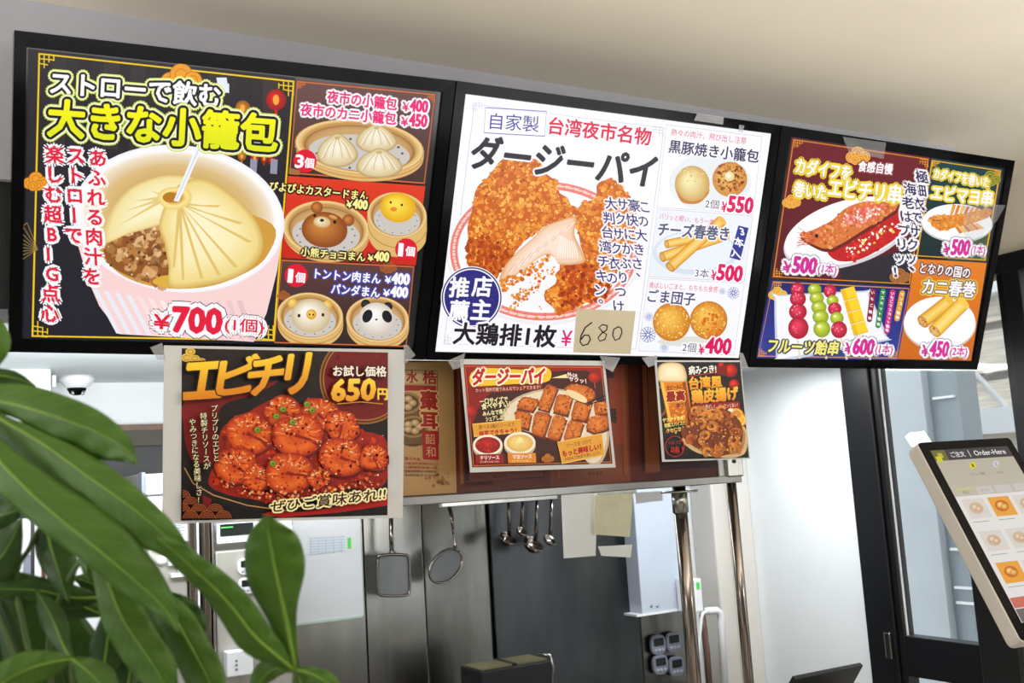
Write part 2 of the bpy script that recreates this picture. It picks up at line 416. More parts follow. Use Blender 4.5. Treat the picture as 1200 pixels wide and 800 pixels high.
# outdoors, beyond the right-hand glass
M_out = mat('pale grey outdoor panel', (178, 183, 187), .7, var=.03)
M_outb = mat('blue grey steel post', (142, 150, 156), .5, var=.04)
M_side = mat('weathered plank siding', (232, 220, 206), .7, var=.25, scale=8, stretch=(.3, .3, 6))
struct('ground', MB().span((XR+.12, -20, -.25), (40, 40, -.12)), mat('pavement', (190, 190, 188), .8, var=.1))
XO = 4.5
ya = atX(1086, 500, XO).y; yb = atX(1128, 500, XO+.05).y
o_ = tag(MB().span((XO, ya, -.12), (XO+.12, 8, 3.6)).build('boundary_panel', M_out), 'tall pale grey panel wall standing outside the glass door', 'panel wall')
o_ = thing('shutter_post', (XO+.1, (ya+yb)/2, -.12), 'blue grey steel post with pale sheets beside the outdoor panel wall', 'post')
MB().span((XO+.05, yb, -.12), (XO+.2, ya, 3.4)).build('post', M_outb, o_)
for i, (x, y) in enumerate(((1102, 466), (1118, 643), (1127, 688), (1132, 706))):
    z = atX(x, y, XO+.05).z
    MB().span((XO+.03, yb+.02, z-.006), (XO+.05, ya-.03, z+.006)).build('ledge', M_plast, o_)
b_ = thing('neighbour_house', (6.9, 3, -.12), 'pale house with plank bands and diagonal white braces across the street', 'house')
mb = MB()
for i in range(11): mb.span((6.6, -4, .1+i*.36), (6.75, 9, .40+i*.36))
mb.build('plank_wall', M_side, b_)
MB().span((6.75, -4, -.12), (7.4, 9, 4.0)).build('wall', M_plast, b_)
mb = MB()
for k in range(7):
    y = -3+k*1.5; mb.tube([(6.54, y, .1), (6.54, y+1.5, 1.9)], .022, 6); mb.tube([(6.54, y+1.5, 1.9), (6.54, y+3.0, 3.7)], .022, 6)
mb.build('diagonal_brace', M_plast, b_)
MB().span((6.45, -4, 1.82), (6.75, 9, 2.0)).span((6.45, -4, 2.8), (6.75, 9, 2.88)).build('balcony_edge', M_plast, b_)

# ---------------------------------------------------------------- kitchen
c0 = atZ(90, 441, ZK)
t = thing('security_camera', c0, 'small white dome camera fixed under the kitchen ceiling', 'security camera')
MB().lathe([(.052, 0), (.054, -.012), (.048, -.022), (.040, -.034), (.026, -.042)], c0, (0, 0, 1), 28).build('base', M_plast, t)
MB().lathe([(.030, -.03), (.030, -.044), (.022, -.058), (.009, -.063)], c0, (0, 0, 1), 24).build('lens_dome', M_bezel, t)
for dx in (-.014, .016): MB().lathe([(.006, -.05), (.006, -.060), (.003, -.064)], c0+Vector((dx, -.018, 0)), (0, 0, 1), 10).build('infrared_led', M_steel, t)
a0 = atY(20, 513, 3.45)
t = thing('air_conditioner', a0, 'white boxy air conditioner high on the kitchen wall behind plant leaves', 'air conditioner')
mb = bp(-60, 431, 60, 512, 3.45, .28); mb.build('housing', M_plast, t, .008)
bp(61, 439, 66, 453, 3.5, .1).build('side_cover', M_plast, t, .004)
bp(-55, 500, 56, 503, 3.442, .01).build('louver', M_grey, t)
# refrigerators
def fridge(x0, x1, ytop, Y, label):
    a = atY(x0, 640, Y).x; b = atY(x1, 640, Y).x; zt = atY((x0+x1)/2, ytop, Y).z
    t = thing('refrigerator', ((a+b)/2, Y, 0), label, 'refrigerator', )
    MB().span((a, Y+.05, .08), (b, Y+.5, zt)).build('cabinet', M_fridge, t, .006)
    return t, a, b, zt
t, a, b, zt = fridge(166, 235, 553, 3.22, 'left steel refrigerator with white top, beside the plant leaves')
bp(171, 556, 234, 578, 3.20, .07).build('top_cover', M_plast, t, .004)
bp(171, 580, 234, 606, 3.22, .05).build('ledge', M_plast, t, .004)
bp(166, 553, 171, 615, 3.21, .06).build('side_trim', M_grey, t, .002)
mb = bp(172, 612, 220, 636, 3.215, .05); gr = mb.build('grille', M_plast, t, .002)
mb = MB()
for i in range(9): boxpx(mb, 176+(i*7) % 5, 614+i*2.1, 218-(i*5) % 9, 614.8+i*2.1, 3.211, .006)
mb.build('slot', M_grey, gr)
bp(174, 642, 221, 815, 3.20, .06).build('door', M_fridge, t, .006)
for (x0, x1, m) in ((222.5, 231, M_chrome), (232.5, 235, M_plast)): bp(x0, 600, x1, 830, 3.19, .06).build('door_edge', m, t, .004)
for i, (x, y) in enumerate(((188, 656), (210, 653), (213, 667))):
    p = atY(x, y, 3.198); lab = ('white ball magnet alone at left on the left refrigerator door', 'white ball magnet above the other on the left refrigerator door', 'white ball magnet below the other on the left refrigerator door')[i]
    k = thing('hook_magnet', p, lab, 'magnet', 'ball magnets on the refrigerator')
    MB().lathe([(.004, 0), (.012, .004), (.015, .012), (.012, .021), (.004, .025)], p, (0, -1, 0), 16).build('ball', M_plast, k)
    if i: bp(x-12, y+4, x+11, y+9, 3.17, .028).build('shelf_clip', M_plast, k, .002)
t, a, b, zt = fridge(240, 345, 600, 3.24, 'right steel refrigerator with a black display panel and timers on its door')
pn = bp(254, 611, 343, 634, 3.225, .06).build('control_panel', M_plast, t, .004)
bp(258, 613, 297, 627, 3.221, .006).build('display', M_lcd, pn)
bp(259, 617, 273, 618.5, 3.2195, .003).build('indicator', M_green, pn)
bp(254, 642, 343, 830, 3.22, .06).build('door', M_fridge, t, .006)
for (x0, x1, m) in ((240, 248, M_chrome), (249.5, 253, M_steel)): bp(x0, 600, x1, 830, 3.21, .06).build('door_edge', m, t, .004)
MB().span((a, 3.25, 1.60), (b, 3.3, 1.63)).build('ledge', M_grey, t)

t = thing('storage_cabinet', atY(90, 800, 3.4), 'tall white storage cabinet seen through gaps between the plant leaves', 'cabinet')
bp(-40, 606, 148, 830, 3.42, .3).build('body', M_plast, t, .004)
for x0, x1, m in ((36, 40.5, M_fryer), (49, 53.5, mat('dark red strip', (92, 26, 34), .5)), (63, 64.5, M_fryer), (69, 70, M_grey)): bp(x0, 606, x1, 830, 3.414, .01).build('door_gap', m, t)
bp(28, 650, 36, 690, 3.412, .01).build('label_holder', M_grey, t)

def timer(x, y, Y, w, h, body, label, group):
    p = atY(x, y, Y); s = (atY(x+w/2, y, Y)-atY(x-w/2, y, Y)).x; hh = (atY(x, y-h/2, Y)-atY(x, y+h/2, Y)).z
    k = thing('kitchen_timer', p, label, 'kitchen timer', group)
    def rr(w, h, y0, y1, cx=0, cz=0, r=.35):
        r = r*min(w, h); o = []
        for (sx, sz, a0) in ((1, 1, 0), (-1, 1, 90), (-1, -1, 180), (1, -1, 270)):
            for i in range(5):
                a = rad(a0+i*22.5); o.append(Vector((cx+sx*(w/2-r)+r*cos(a), y0, cz+sz*(h/2-r)+r*sin(a)))+p)
        return MB().prism(o, (0, y1-y0, 0))
    rr(s, hh, 0, -.016).build('case', body, k, .002)
    rr(s*.68, hh*.4, -.0165, -.018, 0, hh*.15, .15).build('display', M_lcd, k)
    for j in (-1, 0, 1): MB().lathe([(s*.09, 0), (s*.09, .003), (s*.05, .004)], p+Vector((j*s*.24, -.0165, -hh*.27)), (0, -1, 0), 12).build('button', M_btn, k)
for (x, y, l) in ((287.5, 663, 'white kitchen timer on the right refrigerator door, highest of the three'), (288.5, 685.5, 'white kitchen timer on the right refrigerator door, directly under the highest one'), (309, 692, 'white kitchen timer on the right refrigerator door, half behind the upright leaf')):
    timer(x, y, 3.218, 20, 19, M_plast, l, 'white timers on the refrigerator')
for (x, y, l) in ((769.5, 755, 'grey kitchen timer under the blue cabinet, upper left of four'), (787.5, 751.5, 'grey kitchen timer under the blue cabinet, upper right of four'), (772, 778, 'grey kitchen timer under the blue cabinet, lower left of four'), (791, 780, 'grey kitchen timer under the blue cabinet, lower right of four')):
    timer(x, y, 3.785, 17, 23, M_grey, l, 'grey timers under the blue cabinet')
p = atY(310, 738, 3.218)
tag(bp(304, 730, 317, 748, 3.212, .002).build('memo_slip', M_paper), 'small white memo slip stuck on the refrigerator door left of the upright leaf', 'paper')
t = thing('paper_holder', atY(281, 790, 3.2), 'white plastic holder hung low on the right refrigerator door', 'holder')
bp(266, 762, 297, 792, 3.17, .045).build('tray', M_plast, t, .004)
for i in range(3): bp(276, 773+i*5, 278.5, 775.5+i*5, 3.168, .004).build('vent_hole', M_grey, t)
t = thing('white_board', atY(385, 727, 3.69), 'white board with a small table printed on it, on the steel wall sheet', 'white board')
bp(340, 600, 424.5, 727, 3.67, .015).build('board', M_plast, t, .003)
bp(341, 726, 425, 728.5, 3.665, .02).build('bottom_edge', mat('pale green edge', (200, 222, 205), .5), t)
an = Art(atY(385, 640, 3.668), (0, -1, 0), gain=1.1)
an.poly([(362, 629), (404, 627), (404, 645), (362, 650)], (216, 224, 232))
for i in range(6): an.line([(363, 631+i*3.2), (404, 628.5+i*3.2)], .5, (170, 178, 186))
for i in range(5): an.line([(364+i*9, 630), (364+i*9, 648)], .5, (175, 182, 190))
an.poly([(407, 630), (411, 629.5), (411.5, 642), (407.5, 642.5)], (95, 225, 90))
M_print = attr_mat('printed paper ink', 0)
an.build('printed_table', M_print, t)
# rail and hanging tools
YT = 3.70
t = thing('utensil_rail', atY(560, 583, YT), 'thin steel hanging rail on the kitchen wall behind the hood', 'rail')
zr = atY(560, 583, YT).z; xa, xb = atY(430, 583, YT).x, atY(690, 583, YT).x
MB().tube([(xa, YT, zr), (xb, YT, zr)], .006).build('bar', M_steel, t)
for x in (xa+.02, xb-.02): MB().tube([(x, YT, zr), (x, 3.80, zr)], .006).build('bracket', M_steel, t)
def rope(pts, Y): return [atY(x, y, Y) for x, y in pts]
t = thing('square_strainer', atY(461, 697, 3.68), 'square wire mesh strainer with a long handle hanging on steel wall', 'strainer')
fr = [(443, 654), (447, 650.5), (460, 649.5), (474, 650), (479, 654), (480, 675), (480, 692), (476, 697), (460, 698), (446, 697), (443, 692), (442, 672)]
MB().tube(rope(smooth(fr, 4)+[fr[0]], 3.66), .0055, 8).build('rim', M_chrome, t)
rp = rope(smooth(fr, 4), 3.663); MB().prism(rp, (0, .003, 0)).build('mesh', M_wire, t)
MB().tube(rope([(458, 600), (458.5, 630), (459, 645)], 3.66), .009, 8).build('handle', M_chrome, t)
MB().tube(rope([(456, 648), (459, 643), (464, 648)], 3.66), .004, 6).build('handle_joint', M_chrome, t)
MB().tube([atY(458, 600, 3.66), Vector((atY(458, 583, YT).x, 3.66, zr)), Vector((atY(458, 583, YT).x, YT, zr+.012)), Vector((atY(458, 583, YT).x, YT+.012, zr))], .004, 6).build('hook', M_chrome, t)
t = thing('round_strainer', atY(523, 684, 3.68), 'round flat wire mesh strainer with a slotted handle, tilted', 'strainer')
el = ov(522.5, 663, 23, 15.5, 32, -47)
MB().tube(rope(el+[el[0]], 3.65), .005, 8).build('rim', M_chrome, t)
MB().prism(rope(el, 3.652), (0, .003, 0)).build('mesh', M_wire, t)
h_ = MB().tube(rope([(526, 590), (531, 615), (534, 638), (532, 644)], 3.65), .0085, 8).build('handle', M_chrome, t)
mb = MB()
for k in range(7): mb.lathe([(.0026, 0), (.0026, .003)], atY(526+k*.9, 594+k*5, 3.64), (0, -1, 0), 8)
mb.build('slot', M_lcd, h_)
MB().tube([atY(526, 590, 3.65), Vector((atY(526, 583, YT).x, 3.65, zr)), Vector((atY(526, 583, YT).x, YT, zr+.012)), Vector((atY(526, 583, YT).x, YT+.012, zr))], .004, 6).build('hook', M_chrome, t)
for i, (x0, y0, x1, y1, r, l) in enumerate(((590, 589, 597, 628, .036, 'steel ladle, leftmost in the row behind the hood'), (608, 592, 611, 620, .024, 'small steel ladle, second in the row behind the hood'), (625, 590, 628, 634, .046, 'large steel ladle with the widest bowl, third in the row'), (643, 600, 645, 630, .030, 'dark steel ladle, rightmost in the row behind the hood'))):
    Yl = 3.66+.004*i; p = atY(x1, y1, Yl)
    k = thing('ladle', p, l, 'ladle', 'ladles on the rail'); top = atY(x0, 583, YT)
    MB().tube([top+Vector((0, .012, 0)), top+Vector((0, 0, .014)), (top.x, Yl, zr), p], [.004, .004, .006, .008], 8).build('handle', M_chrome, k)
    cx = p+Vector((-r*.6, -.03, -.004))
    MB().lathe([(r*.15, -r*.8), (r*.6, -r*.66), (r*.9, -r*.34), (r, 0), (r*.94, 0), (r*.82, -.3*r), (r*.5, -.55*r), (r*.1, -.66*r)], cx, (.35, -.75, .9), 20).build('bowl', M_chrome, k)
# hood
YH = 3.05
zl = atY(630, 582, YH).z; xa, xb = atY(517, 582, YH).x, atY(746, 575, YH).x
t = thing('range_hood', ((xa+xb)/2, YH, zl-.02), 'steel range hood lip running under the brown signboard', 'range hood')
MB().span((xa, YH, zl-.012), (xb, YH+.02, zl+.004)).build('front_lip', M_steel, t, .002)
MB().span((xa-.03, YH+.02, zl+.006), (xb, YH+.04, zl+.03)).build('upper_band', M_fryer, t, .002)
MB().span((xa-.03, YH+.015, zl+.032), (xb, YH+.045, zl+.045)).build('upper_lip', M_steel, t, .002)
MB().hexa([(xa, YH+.045, zl+.02), (xb, YH+.045, zl+.02), (xb, YB, zl+.02), (xa, YB, zl+.02)], [(xa, YH+.09, ZK), (xb, YH+.09, ZK), (xb, YB, ZK), (xa, YB, ZK)]).build('canopy', M_steel, t)
# papers hung from the hood
for (q, m, Y, l) in ((((658, 578), (700, 578), (698, 651), (661, 654)), M_sheet, 3.035, 'plain white sheet hanging from the hood lip, left of the yellowed sleeve'), (((701, 640), (741, 638), (739, 653), (705, 651)), M_sheet, 3.03, 'white slip showing below the yellowed plastic sleeve'), (((697, 580), (742, 578), (738, 629), (696, 626)), M_yfilm, 3.02, 'crinkled yellowed plastic sleeve hanging from the hood lip')):
    mb = MB().prism([atY(x, y, Y) for x, y in q], (0, .002, 0)); tag(mb.build('hanging_sheet', m), l, 'paper', 'sheets hanging from the hood')
tag(MB().prism([atY(x, y, 3.01) for x, y in ((744, 577), (776, 575), (777, 586), (746, 590))], (0, .002, 0)).build('memo_card', M_paper), 'small printed card beside the hood end in front of the blue cabinet', 'paper')
zt = atY(605, 780, 3.3).z; xa, xb = atY(563, 778, 3.3).x, atY(647, 784, 3.3).x; yb = atZ(606, 769, zt).y
t = thing('fryer', ((xa+xb)/2, 3.4, .72), 'black countertop fryer with a slotted top below the ladles', 'fryer')
MB().span((xa, 3.3, .72), (xb, yb, zt)).build('body', M_fryer, t, .006)
M_grill = mat('greased grill bar', (150, 142, 108), .4, .2, var=.15)
for k in range(30):
    x = xa+.015+k*(xb-xa-.03)/29
    MB().span((x-.0022, 3.315, zt), (x+.0022, yb-.02, zt+.006)).build('grill_bar', M_grill, t)
MB().span((xa+(xb-xa)*.47, 3.31, zt), (xa+(xb-xa)*.52, yb-.01, zt+.008)).build('centre_bar', M_fryer, t)
MB().tube([(xb+.004, 3.33, zt-.14), (xb+.02, 3.33, zt-.03), (xb+.012, 3.33, zt+.012), (xb-.02, 3.36, zt+.018)], .007, 8).build('side_handle', M_steel, t)
struct('trim_stove_top', MB().span((1.2, 3.2, 0), (3.05, 3.76, .72)), M_steeld)
# electrical cabinet
t = thing('electrical_cabinet', atY(775, 715, 3.72), 'tall pale blue steel cabinet on the kitchen wall above four grey timers', 'cabinet')
bp(746, 545, 806, 717, 3.69, .11).build('box', M_blue, t, .004)
bp(746, 716, 806, 718.5, 3.685, .12).build('bottom_flange', M_plast, t)
bp(798, 545, 799, 717, 3.686, .005).build('door_gap', M_grey, t)
for x in (763, 770): MB().lathe([(.006, 0), (.006, .004), (.003, .006)], atY(x, 710, 3.69), (0, -1, 0), 10).build('screw', M_steel, t)
t = thing('sensor_unit', atY(815, 716, 3.6), 'small white wall unit with a green sticker behind the left pole', 'sensor')
bp(810, 678, 823, 717, 3.58, .1).build('case', M_plast, t, .004)
bp(816.5, 682, 820, 690, 3.577, .004).build('sticker', M_green, t)
bp(809.5, 681, 813, 686, 3.576, .005).build('clip', M_fryer, t)
t = thing('cable_duct', atY(840, 715, 3.6), 'white bent cable duct on the white wall right of the left pole', 'cable duct')
MB().tube(rope([(826, 716), (840, 715), (844, 719), (845, 728), (850, 815)], 3.6), .016, 10).build('duct', M_plast, t)
MB().tube(rope([(830, 716), (824, 718), (822, 724), (817, 780), (815, 812)], 3.57), .007, 8).build('cord', M_plast, t)
MB().tube(rope([(823, 720), (828, 760), (832, 812)], 3.62), .014, 8).build('brown_pipe', M_brown, t)

# ---------------------------------------------------------------- counter front: poles and signboard
YS = 1.98
for i, (xt, yt, xb_, yb_, r, l) in enumerate(((797.5, 566, 811.5, 800, .0165, 'stainless pole with a round top flange, left of the two under the signboard'), (857, 560, 877, 800, .0125, 'slim stainless pole under the right end of the signboard'))):
    p1, p0 = atY(xt, yt, YS+.02), atY(xb_, yb_, YS+.02); x = (p0.x+p1.x)/2
    k = thing('support_pole', (x, YS+.02, 1.0), l, 'pole', 'stainless poles under the signboard')
    MB().tube([(x, YS+.02, 1.0), (x, YS+.02, p1.z)], r, 20).build('tube', M_chrome, k)
    if i == 0:
        MB().lathe([(.045, 0), (.045, .005)], (x, YS+.02, p1.z-.022), (0, 0, 1), 24).build('flange', M_steel, k)
        MB().tube([(x, YS+.02, p1.z-.07), (x, YS+.02, p1.z-.02)], r+.003, 20).build('collar', M_steel, k)
    MB().lathe([(.034, 0), (.034, .006), (r+.004, .02)], (x, YS+.02, 1.0), (0, 0, 1), 20).build('foot', M_steel, k)

# signboard under the screens
YF = 1.955
zt, zb = atY(600, 423, YF).z, atY(690, 568, YF).z
xa, xb = atY(330, 570, YF).x, atY(843, 555, YF).x
t = thing('signboard', ((xa+xb)/2, YF, zb), 'long brown signboard with old Chinese restaurant print, behind the paper posters', 'signboard')
MB().span((xa, YF, zb), (xb, YF+.02, zt)).build('board', mat('dark brown board', (70, 38, 28), .5, var=.2), t)
MB().span((xa, YF-.012, zb-.018), (xb+.06, YF+.05, zb)).build('bottom_rail', mat('satin steel rail', (126, 125, 122), .35, 1.0, var=.08, scale=5), t, .002)
MB().span((xb-.004, YF-.006, zb), (xb+.012, YF+.03, zb+.05)).build('white_end_strip', M_plast, t)
eb = MB().span((xb+.012, YF-.016, zb-.004), (xb+.065, YF+.06, zb+.055)).build('end_bracket', M_steel, t, .004)
MB().lathe([(.005, 0), (.005, .003), (.002, .004)], (xb+.036, YF-.016, zb+.034), (0, -1, 0), 10).build('screw', M_dark, eb)
a = Art((0, YF, 0), (0, -1, 0), slope=.03, gain=1.25)
GOLD, DKR = (214, 160, 60), (150, 30, 28)
for x0, x1, c in ((380, 531, (178, 142, 92)), (531, 641, (92, 40, 30)), (641, 735, (112, 58, 36)), (735, 842, (84, 36, 28))):
    y0, y1 = 424-(x0-531)*.004, 577-(x0-531)*.062; y2, y3 = 424, 577-(x1-531)*.062
    a.vgrad([(x0, y0), (x1, y2), (x1+6, y3), (x0+4, y1)], c, mix(c, (60, 30, 20), .12))
# cream part
a.line([(440, 432), (512, 434.5), (514, 521)], .8, (60, 40, 30))
a.poly([(440, 436), (511, 438), (511, 449), (440, 448)], (196, 166, 116))
a.poly([(440, 450), (511, 452), (513, 521), (440, 521)], (186, 150, 98))
a.poly([(440, 450), (511, 452), (511, 458), (440, 457)], DKR)
a.text('水', 476, 434, 489, 434.5, 14, DKR, .03); a.text('梏', 495, 434.5, 511, 435, 15, DKR, .03)
for cx, cy, r in ((476, 472, 18), (484, 500, 18)):
    a.ell(cx, cy+8, r, r*.85, (104, 74, 40)); a.ell(cx, cy, r, r*.72, (150, 112, 62)); a.ell(cx, cy, r*.82, r*.56, (90, 64, 40))
    for k in range(5): a.ball(cx+cos(k*1.26)*r*.4, cy+sin(k*1.26)*r*.28, r*.27, r*.22, (150, 120, 80), (206, 180, 138))
a.line([(474, 521), (513, 521)], .8, (50, 35, 28))
a.text('棗', 492, 458, 512, 459, 21, DKR, .05, [(1.3, (214, 178, 120))]); a.text('耳', 493, 483, 512, 484, 18, DKR, .05, [(1.3, (214, 178, 120))])
a.poly([(494, 504), (513, 505), (514, 539), (495.5, 538)], DKR)
a.text('韶', 498, 508, 509, 508.5, 12, (196, 150, 110), 0); a.text('和', 499, 523, 510, 523.5, 12, (196, 150, 110), 0)
a.text('薑子大盒', 474, 535, 492.5, 536, 3.8, DKR, .01)
for i, (tx, c) in enumerate((('小籠湯包棗茸包大三元', DKR), ('小籠蝦餃燒賣一品', DKR), ('金龍酒家精製点心名物老店', (70, 50, 40)), ('本店特製手工点心', (70, 50, 40)))):
    a.text(tx, 474, 541+i*4.6, 514-i*1.5, 542+i*4.4, 3.2, c, .01)
a.crumbs([(498, 559), (528, 552), (530, 566), (505, 570)], 26, 1, 3.4, [(150, 106, 62), (164, 120, 72), (132, 84, 52)], 5)
# leather coloured parts
for x0, x1 in ((541, 633), (735, 735), (748, 836)):
    if x1 > x0: a.poly([(x0, 430), (x1, 430), (x1+5, 560-(x0-541)*.06), (x0+4, 563-(x0-541)*.06)], (52, 26, 24))
for x0, x1 in ((535, 538), (648, 652), (727, 731), (752, 757), (758, 768)):
    a.poly([(x0, 426), (x1, 426), (x1+5, 566-(x0-541)*.06), (x0+4, 567-(x0-541)*.06)], (126, 70, 42))
a.poly([(712, 432), (727, 432), (731, 520), (716, 520)], (126, 52, 28))
a.poly([(549, 550), (636, 545), (637, 558), (550, 564)], (98, 44, 30)); a.poly([(655, 546), (728, 541), (730, 556), (656, 560)], (110, 58, 36))
for i, tx in enumerate(('監製 龍廷・鑑酒館', '總店 榮利隆')):
    a.text(tx, 545, 557.5+i*8, 594-i*17, 554.6+i*8, 4.6, (48, 26, 22), .02)
a.text('滿堂春色', 688, 553, 706, 552, 4.5, (40, 24, 20), .02)
a.text('福', 708, 432, 718, 432, 11, (50, 26, 20), .03); a.text('壽', 712, 478, 722, 478, 18, (50, 26, 20), .03)
a.build('printed_face', M_print, t)

# ---------------------------------------------------------------- screens
TT = rad(19.5); TP0 = Vector((0, 1.8, 2.2)); TN = Vector((0, -cos(TT), -sin(TT)))
def tp(x, y, z=0): return atP(x, y, TP0, TN)+TN*z
M_scr = attr_mat('lit screen', 1.0)
M_scr_off = mat('screen glass', (30, 32, 36), .12, var=.02, spec=.4)
def television(outer, inner, label):
    c = sum((tp(*p) for p in outer), Vector())/4
    t = thing('menu_screen', c, label, 'television', 'wall screens showing the menu')
    outer = [mix(p, (sum(q[0] for q in outer)/4, sum(q[1] for q in outer)/4), .002) for p in outer]
    MB().hexa([tp(*p, -.003) for p in outer], [tp(*p, -.032) for p in outer]).build('housing', M_bezel, t, .003)
    k = [mix(p, (sum(q[0] for q in outer)/4, sum(q[1] for q in outer)/4), .2) for p in outer]
    MB().hexa([tp(*p, -.03) for p in k], [tp(*p, -.055) for p in k]).build('rear_cover', M_bezel, t, .006)
    mb = MB()
    for i in range(4):
        j = (i+1) % 4
        mb.hexa([tp(*outer[i], -.003), tp(*outer[j], -.003), tp(*inner[j], -.003), tp(*inner[i], -.003)], [tp(*outer[i], .005), tp(*outer[j], .005), tp(*inner[j], .0045), tp(*inner[i], .0045)])
    mb.build('bezel', M_bezel, t)
    top = tp((outer[0][0]+outer[1][0])/2, (outer[0][1]+outer[1][1])/2)
    cc = tp(sum(p[0] for p in outer)/4, sum(p[1] for p in outer)/4, -.055)
    MB().span((cc.x-.12, cc.y-.0, cc.z+.12), (cc.x+.12, 1.985, cc.z+.16)).span((cc.x-.12, cc.y, cc.z-.06), (cc.x+.12, 1.99, cc.z-.03)).build('wall_bracket', M_black, t)
    s = MB().hexa([tp(*p, -.0005) for p in inner], [tp(*p, -.003) for p in inner]).build('screen', M_scr_off, t)
    return t, s
def art(slope): return Art(TP0, TN, slope)
Y1, WH, BK, PK, RD = (255, 240, 10), (255, 252, 255), (24, 20, 24), (236, 40, 120), (230, 24, 60)
def lattice(a, x, y, s, c, fx=1, fy=1, w=1.3):
    for k in range(3): a.line([(x, y+fy*k*s/3), (x+fx*s*(1 if k < 2 else .6), y+fy*k*s/3+.1*s*fx)], w, c); a.line([(x+fx*k*s/3, y), (x+fx*k*s/3, y+fy*s*(1 if k < 2 else .6))], w, c)
    a.line([(x+fx*s, y+fy*s*.1), (x+fx*s, y+fy*s*.5)], w, c)
def cloud(a, x, y, r, c=(240, 160, 40), d=(200, 110, 20)):
    for dx, dy, k in ((-.6, .25, .5), (0, -.1, .62), (.62, .2, .5), (.2, .45, .45), (-.25, .5, .42)):
        a.ell(x+dx*r, y+dy*r, k*r, k*r, c); a.ring(x+dx*r, y+dy*r, k*r, k*r, .9, d, 20); a.ring(x+dx*r, y+dy*r, k*r*.55, k*r*.55, .8, d, 14)
def price(a, t, x0, y0, x1, y1, h, c=(232, 30, 110), out=True, b=.035):
    a.text(t, x0, y0, x1, y1, h, c, b, ([(3.4, (96, 80, 92))] if out else [])+[(2.6, WH)])

# --- left screen
T1, S1 = television([(16, 35), (533.5, 94.3), (497, 421), (9, 412)], [(31, 55), (518, 108), (484.5, 408), (25, 397)], 'leftmost of the three wall menu screens, showing a giant soup dumpling in a bowl')
a = art(-.05)
a.vgrad([(33, 57), (346, 91), (322, 403), (27, 396)], (44, 38, 40), (26, 26, 38))
for i in range(9): a.poly([(60+i*31, 62+i*3.3), (78+i*31, 64+i*3.3), (76+i*31, 170+i*3), (58+i*31, 168+i*3)], ((52, 44, 46), (38, 34, 40), (58, 48, 48))[i % 3])
YB_ = (240, 200, 20)
a.line([(46, 63), (344, 95.5), (320.5, 398.5), (38, 393.5)], 2.0, YB_, True)
for x, y, fx, fy in ((46, 63, 1, 1), (343.5, 95.5, -1, 1), (38.5, 393, 1, -1), (320, 398, -1, -1)): lattice(a, x, y, 17, YB_, fx, fy)
cloud(a, 212, 90, 22); cloud(a, 42, 211, 14)
for k in range(9): a.line([(44, 292), (44+cos(rad(150+k*12))*30, 292+sin(rad(150+k*12))*34)], .8, (150, 124, 60))
a.line([(44+cos(rad(150+k*12))*30, 292+sin(rad(150+k*12))*34) for k in range(9)], 1, (150, 124, 60))
for x, y, r, c in ((323, 117, 12, (226, 20, 16)), (284, 127, 9, (206, 130, 20)), (266, 180, 5, (216, 40, 20)), (283, 183, 5, (220, 130, 30)), (298, 185, 5, (216, 40, 20)), (309, 186, 4, (220, 60, 20)), (318, 188, 4.5, (216, 30, 20))):
    a.ball(x, y, r, r*1.05, mix(c, BK, .4), c); a.ell(x, y, r*.3, r*.5, (255, 170, 60)); a.line([(x, y+r), (x-.4, y+r*1.9)], r*.25, c)
for x in (297, 321): a.poly([(x-4, 186), (x+4, 187), (x+3, 204), (x-5, 203)], (150, 150, 170))
a.poly([(253, 91), (265, 91), (267, 104), (256, 106)], (232, 240, 252)); a.poly([(264, 98), (268, 98), (268, 109), (262, 108)], (232, 240, 252))
# bowl
body = [(88, 262), (93, 290), (104, 330), (116, 358), (142, 391), (298, 401), (312, 366), (324, 318), (332, 268), (322, 300), (300, 323), (262, 338), (210, 345), (150, 334), (112, 312)]
a.poly([(86, 250), (92, 290), (104, 330), (116, 358), (141, 391), (297, 400), (312, 366), (324, 318), (333, 256)], (250, 214, 212))
for k in range(14):
    x0 = 108+k*13; x1 = 136+k*12; t = abs(k-6)/7
    a.poly([(x0, 338+min(k, 6)*2.2), (x0+6.5, 339+min(k, 6)*2.2), (x1+6, 391+k*.6), (x1, 390+k*.6)], mix((255, 236, 232), (236, 196, 200), t) if k > 3 else (236, 236, 244))
a.radial(ov(209, 256, 124, 86, 56, 6), [(0, (244, 240, 250)), (.05, (255, 255, 255)), (.1, (250, 246, 246))])
a.radial(ov(209, 254, 112, 75, 56, 6), [(0, (250, 240, 222)), (.05, (238, 222, 196)), (.2, (222, 190, 128)), (.5, (206, 160, 84))])
a.poly(smooth([(116, 290), (128, 262), (150, 246), (240, 240), (318, 262), (312, 300), (282, 322), (240, 336), (190, 337), (150, 326), (126, 308)], 5), (212, 158, 62))
meat = smooth([(121, 292), (138, 277), (160, 268), (186, 262), (192, 280), (197, 300), (198, 335), (168, 329), (140, 318), (126, 306)], 5)
a.poly(meat, (146, 88, 34)); a.crumbs(meat, 90, 3, 8, [(206, 148, 84), (176, 112, 52), (222, 170, 112), (118, 66, 24), (230, 186, 132)], 3)
a.crumbs(meat, 40, 1, 2.6, [(245, 214, 164), (96, 50, 18)], 4)
a.poly(smooth([(178, 330), (196, 322), (230, 332), (200, 337)], 4), (226, 176, 62))
dl = smooth([(120, 284), (128, 250), (150, 222), (180, 208), (206, 205), (232, 212), (222, 240), (200, 258), (178, 266), (150, 274)], 5)
a.radial(dl, [(0, (222, 192, 116)), (.12, (244, 226, 160)), (.6, (254, 244, 200))], (190, 238))
dr = smooth([(186, 262), (200, 226), (222, 210), (246, 212), (276, 232), (298, 256), (308, 284), (300, 306), (276, 324), (240, 334), (200, 337), (197, 312), (192, 284)], 5)
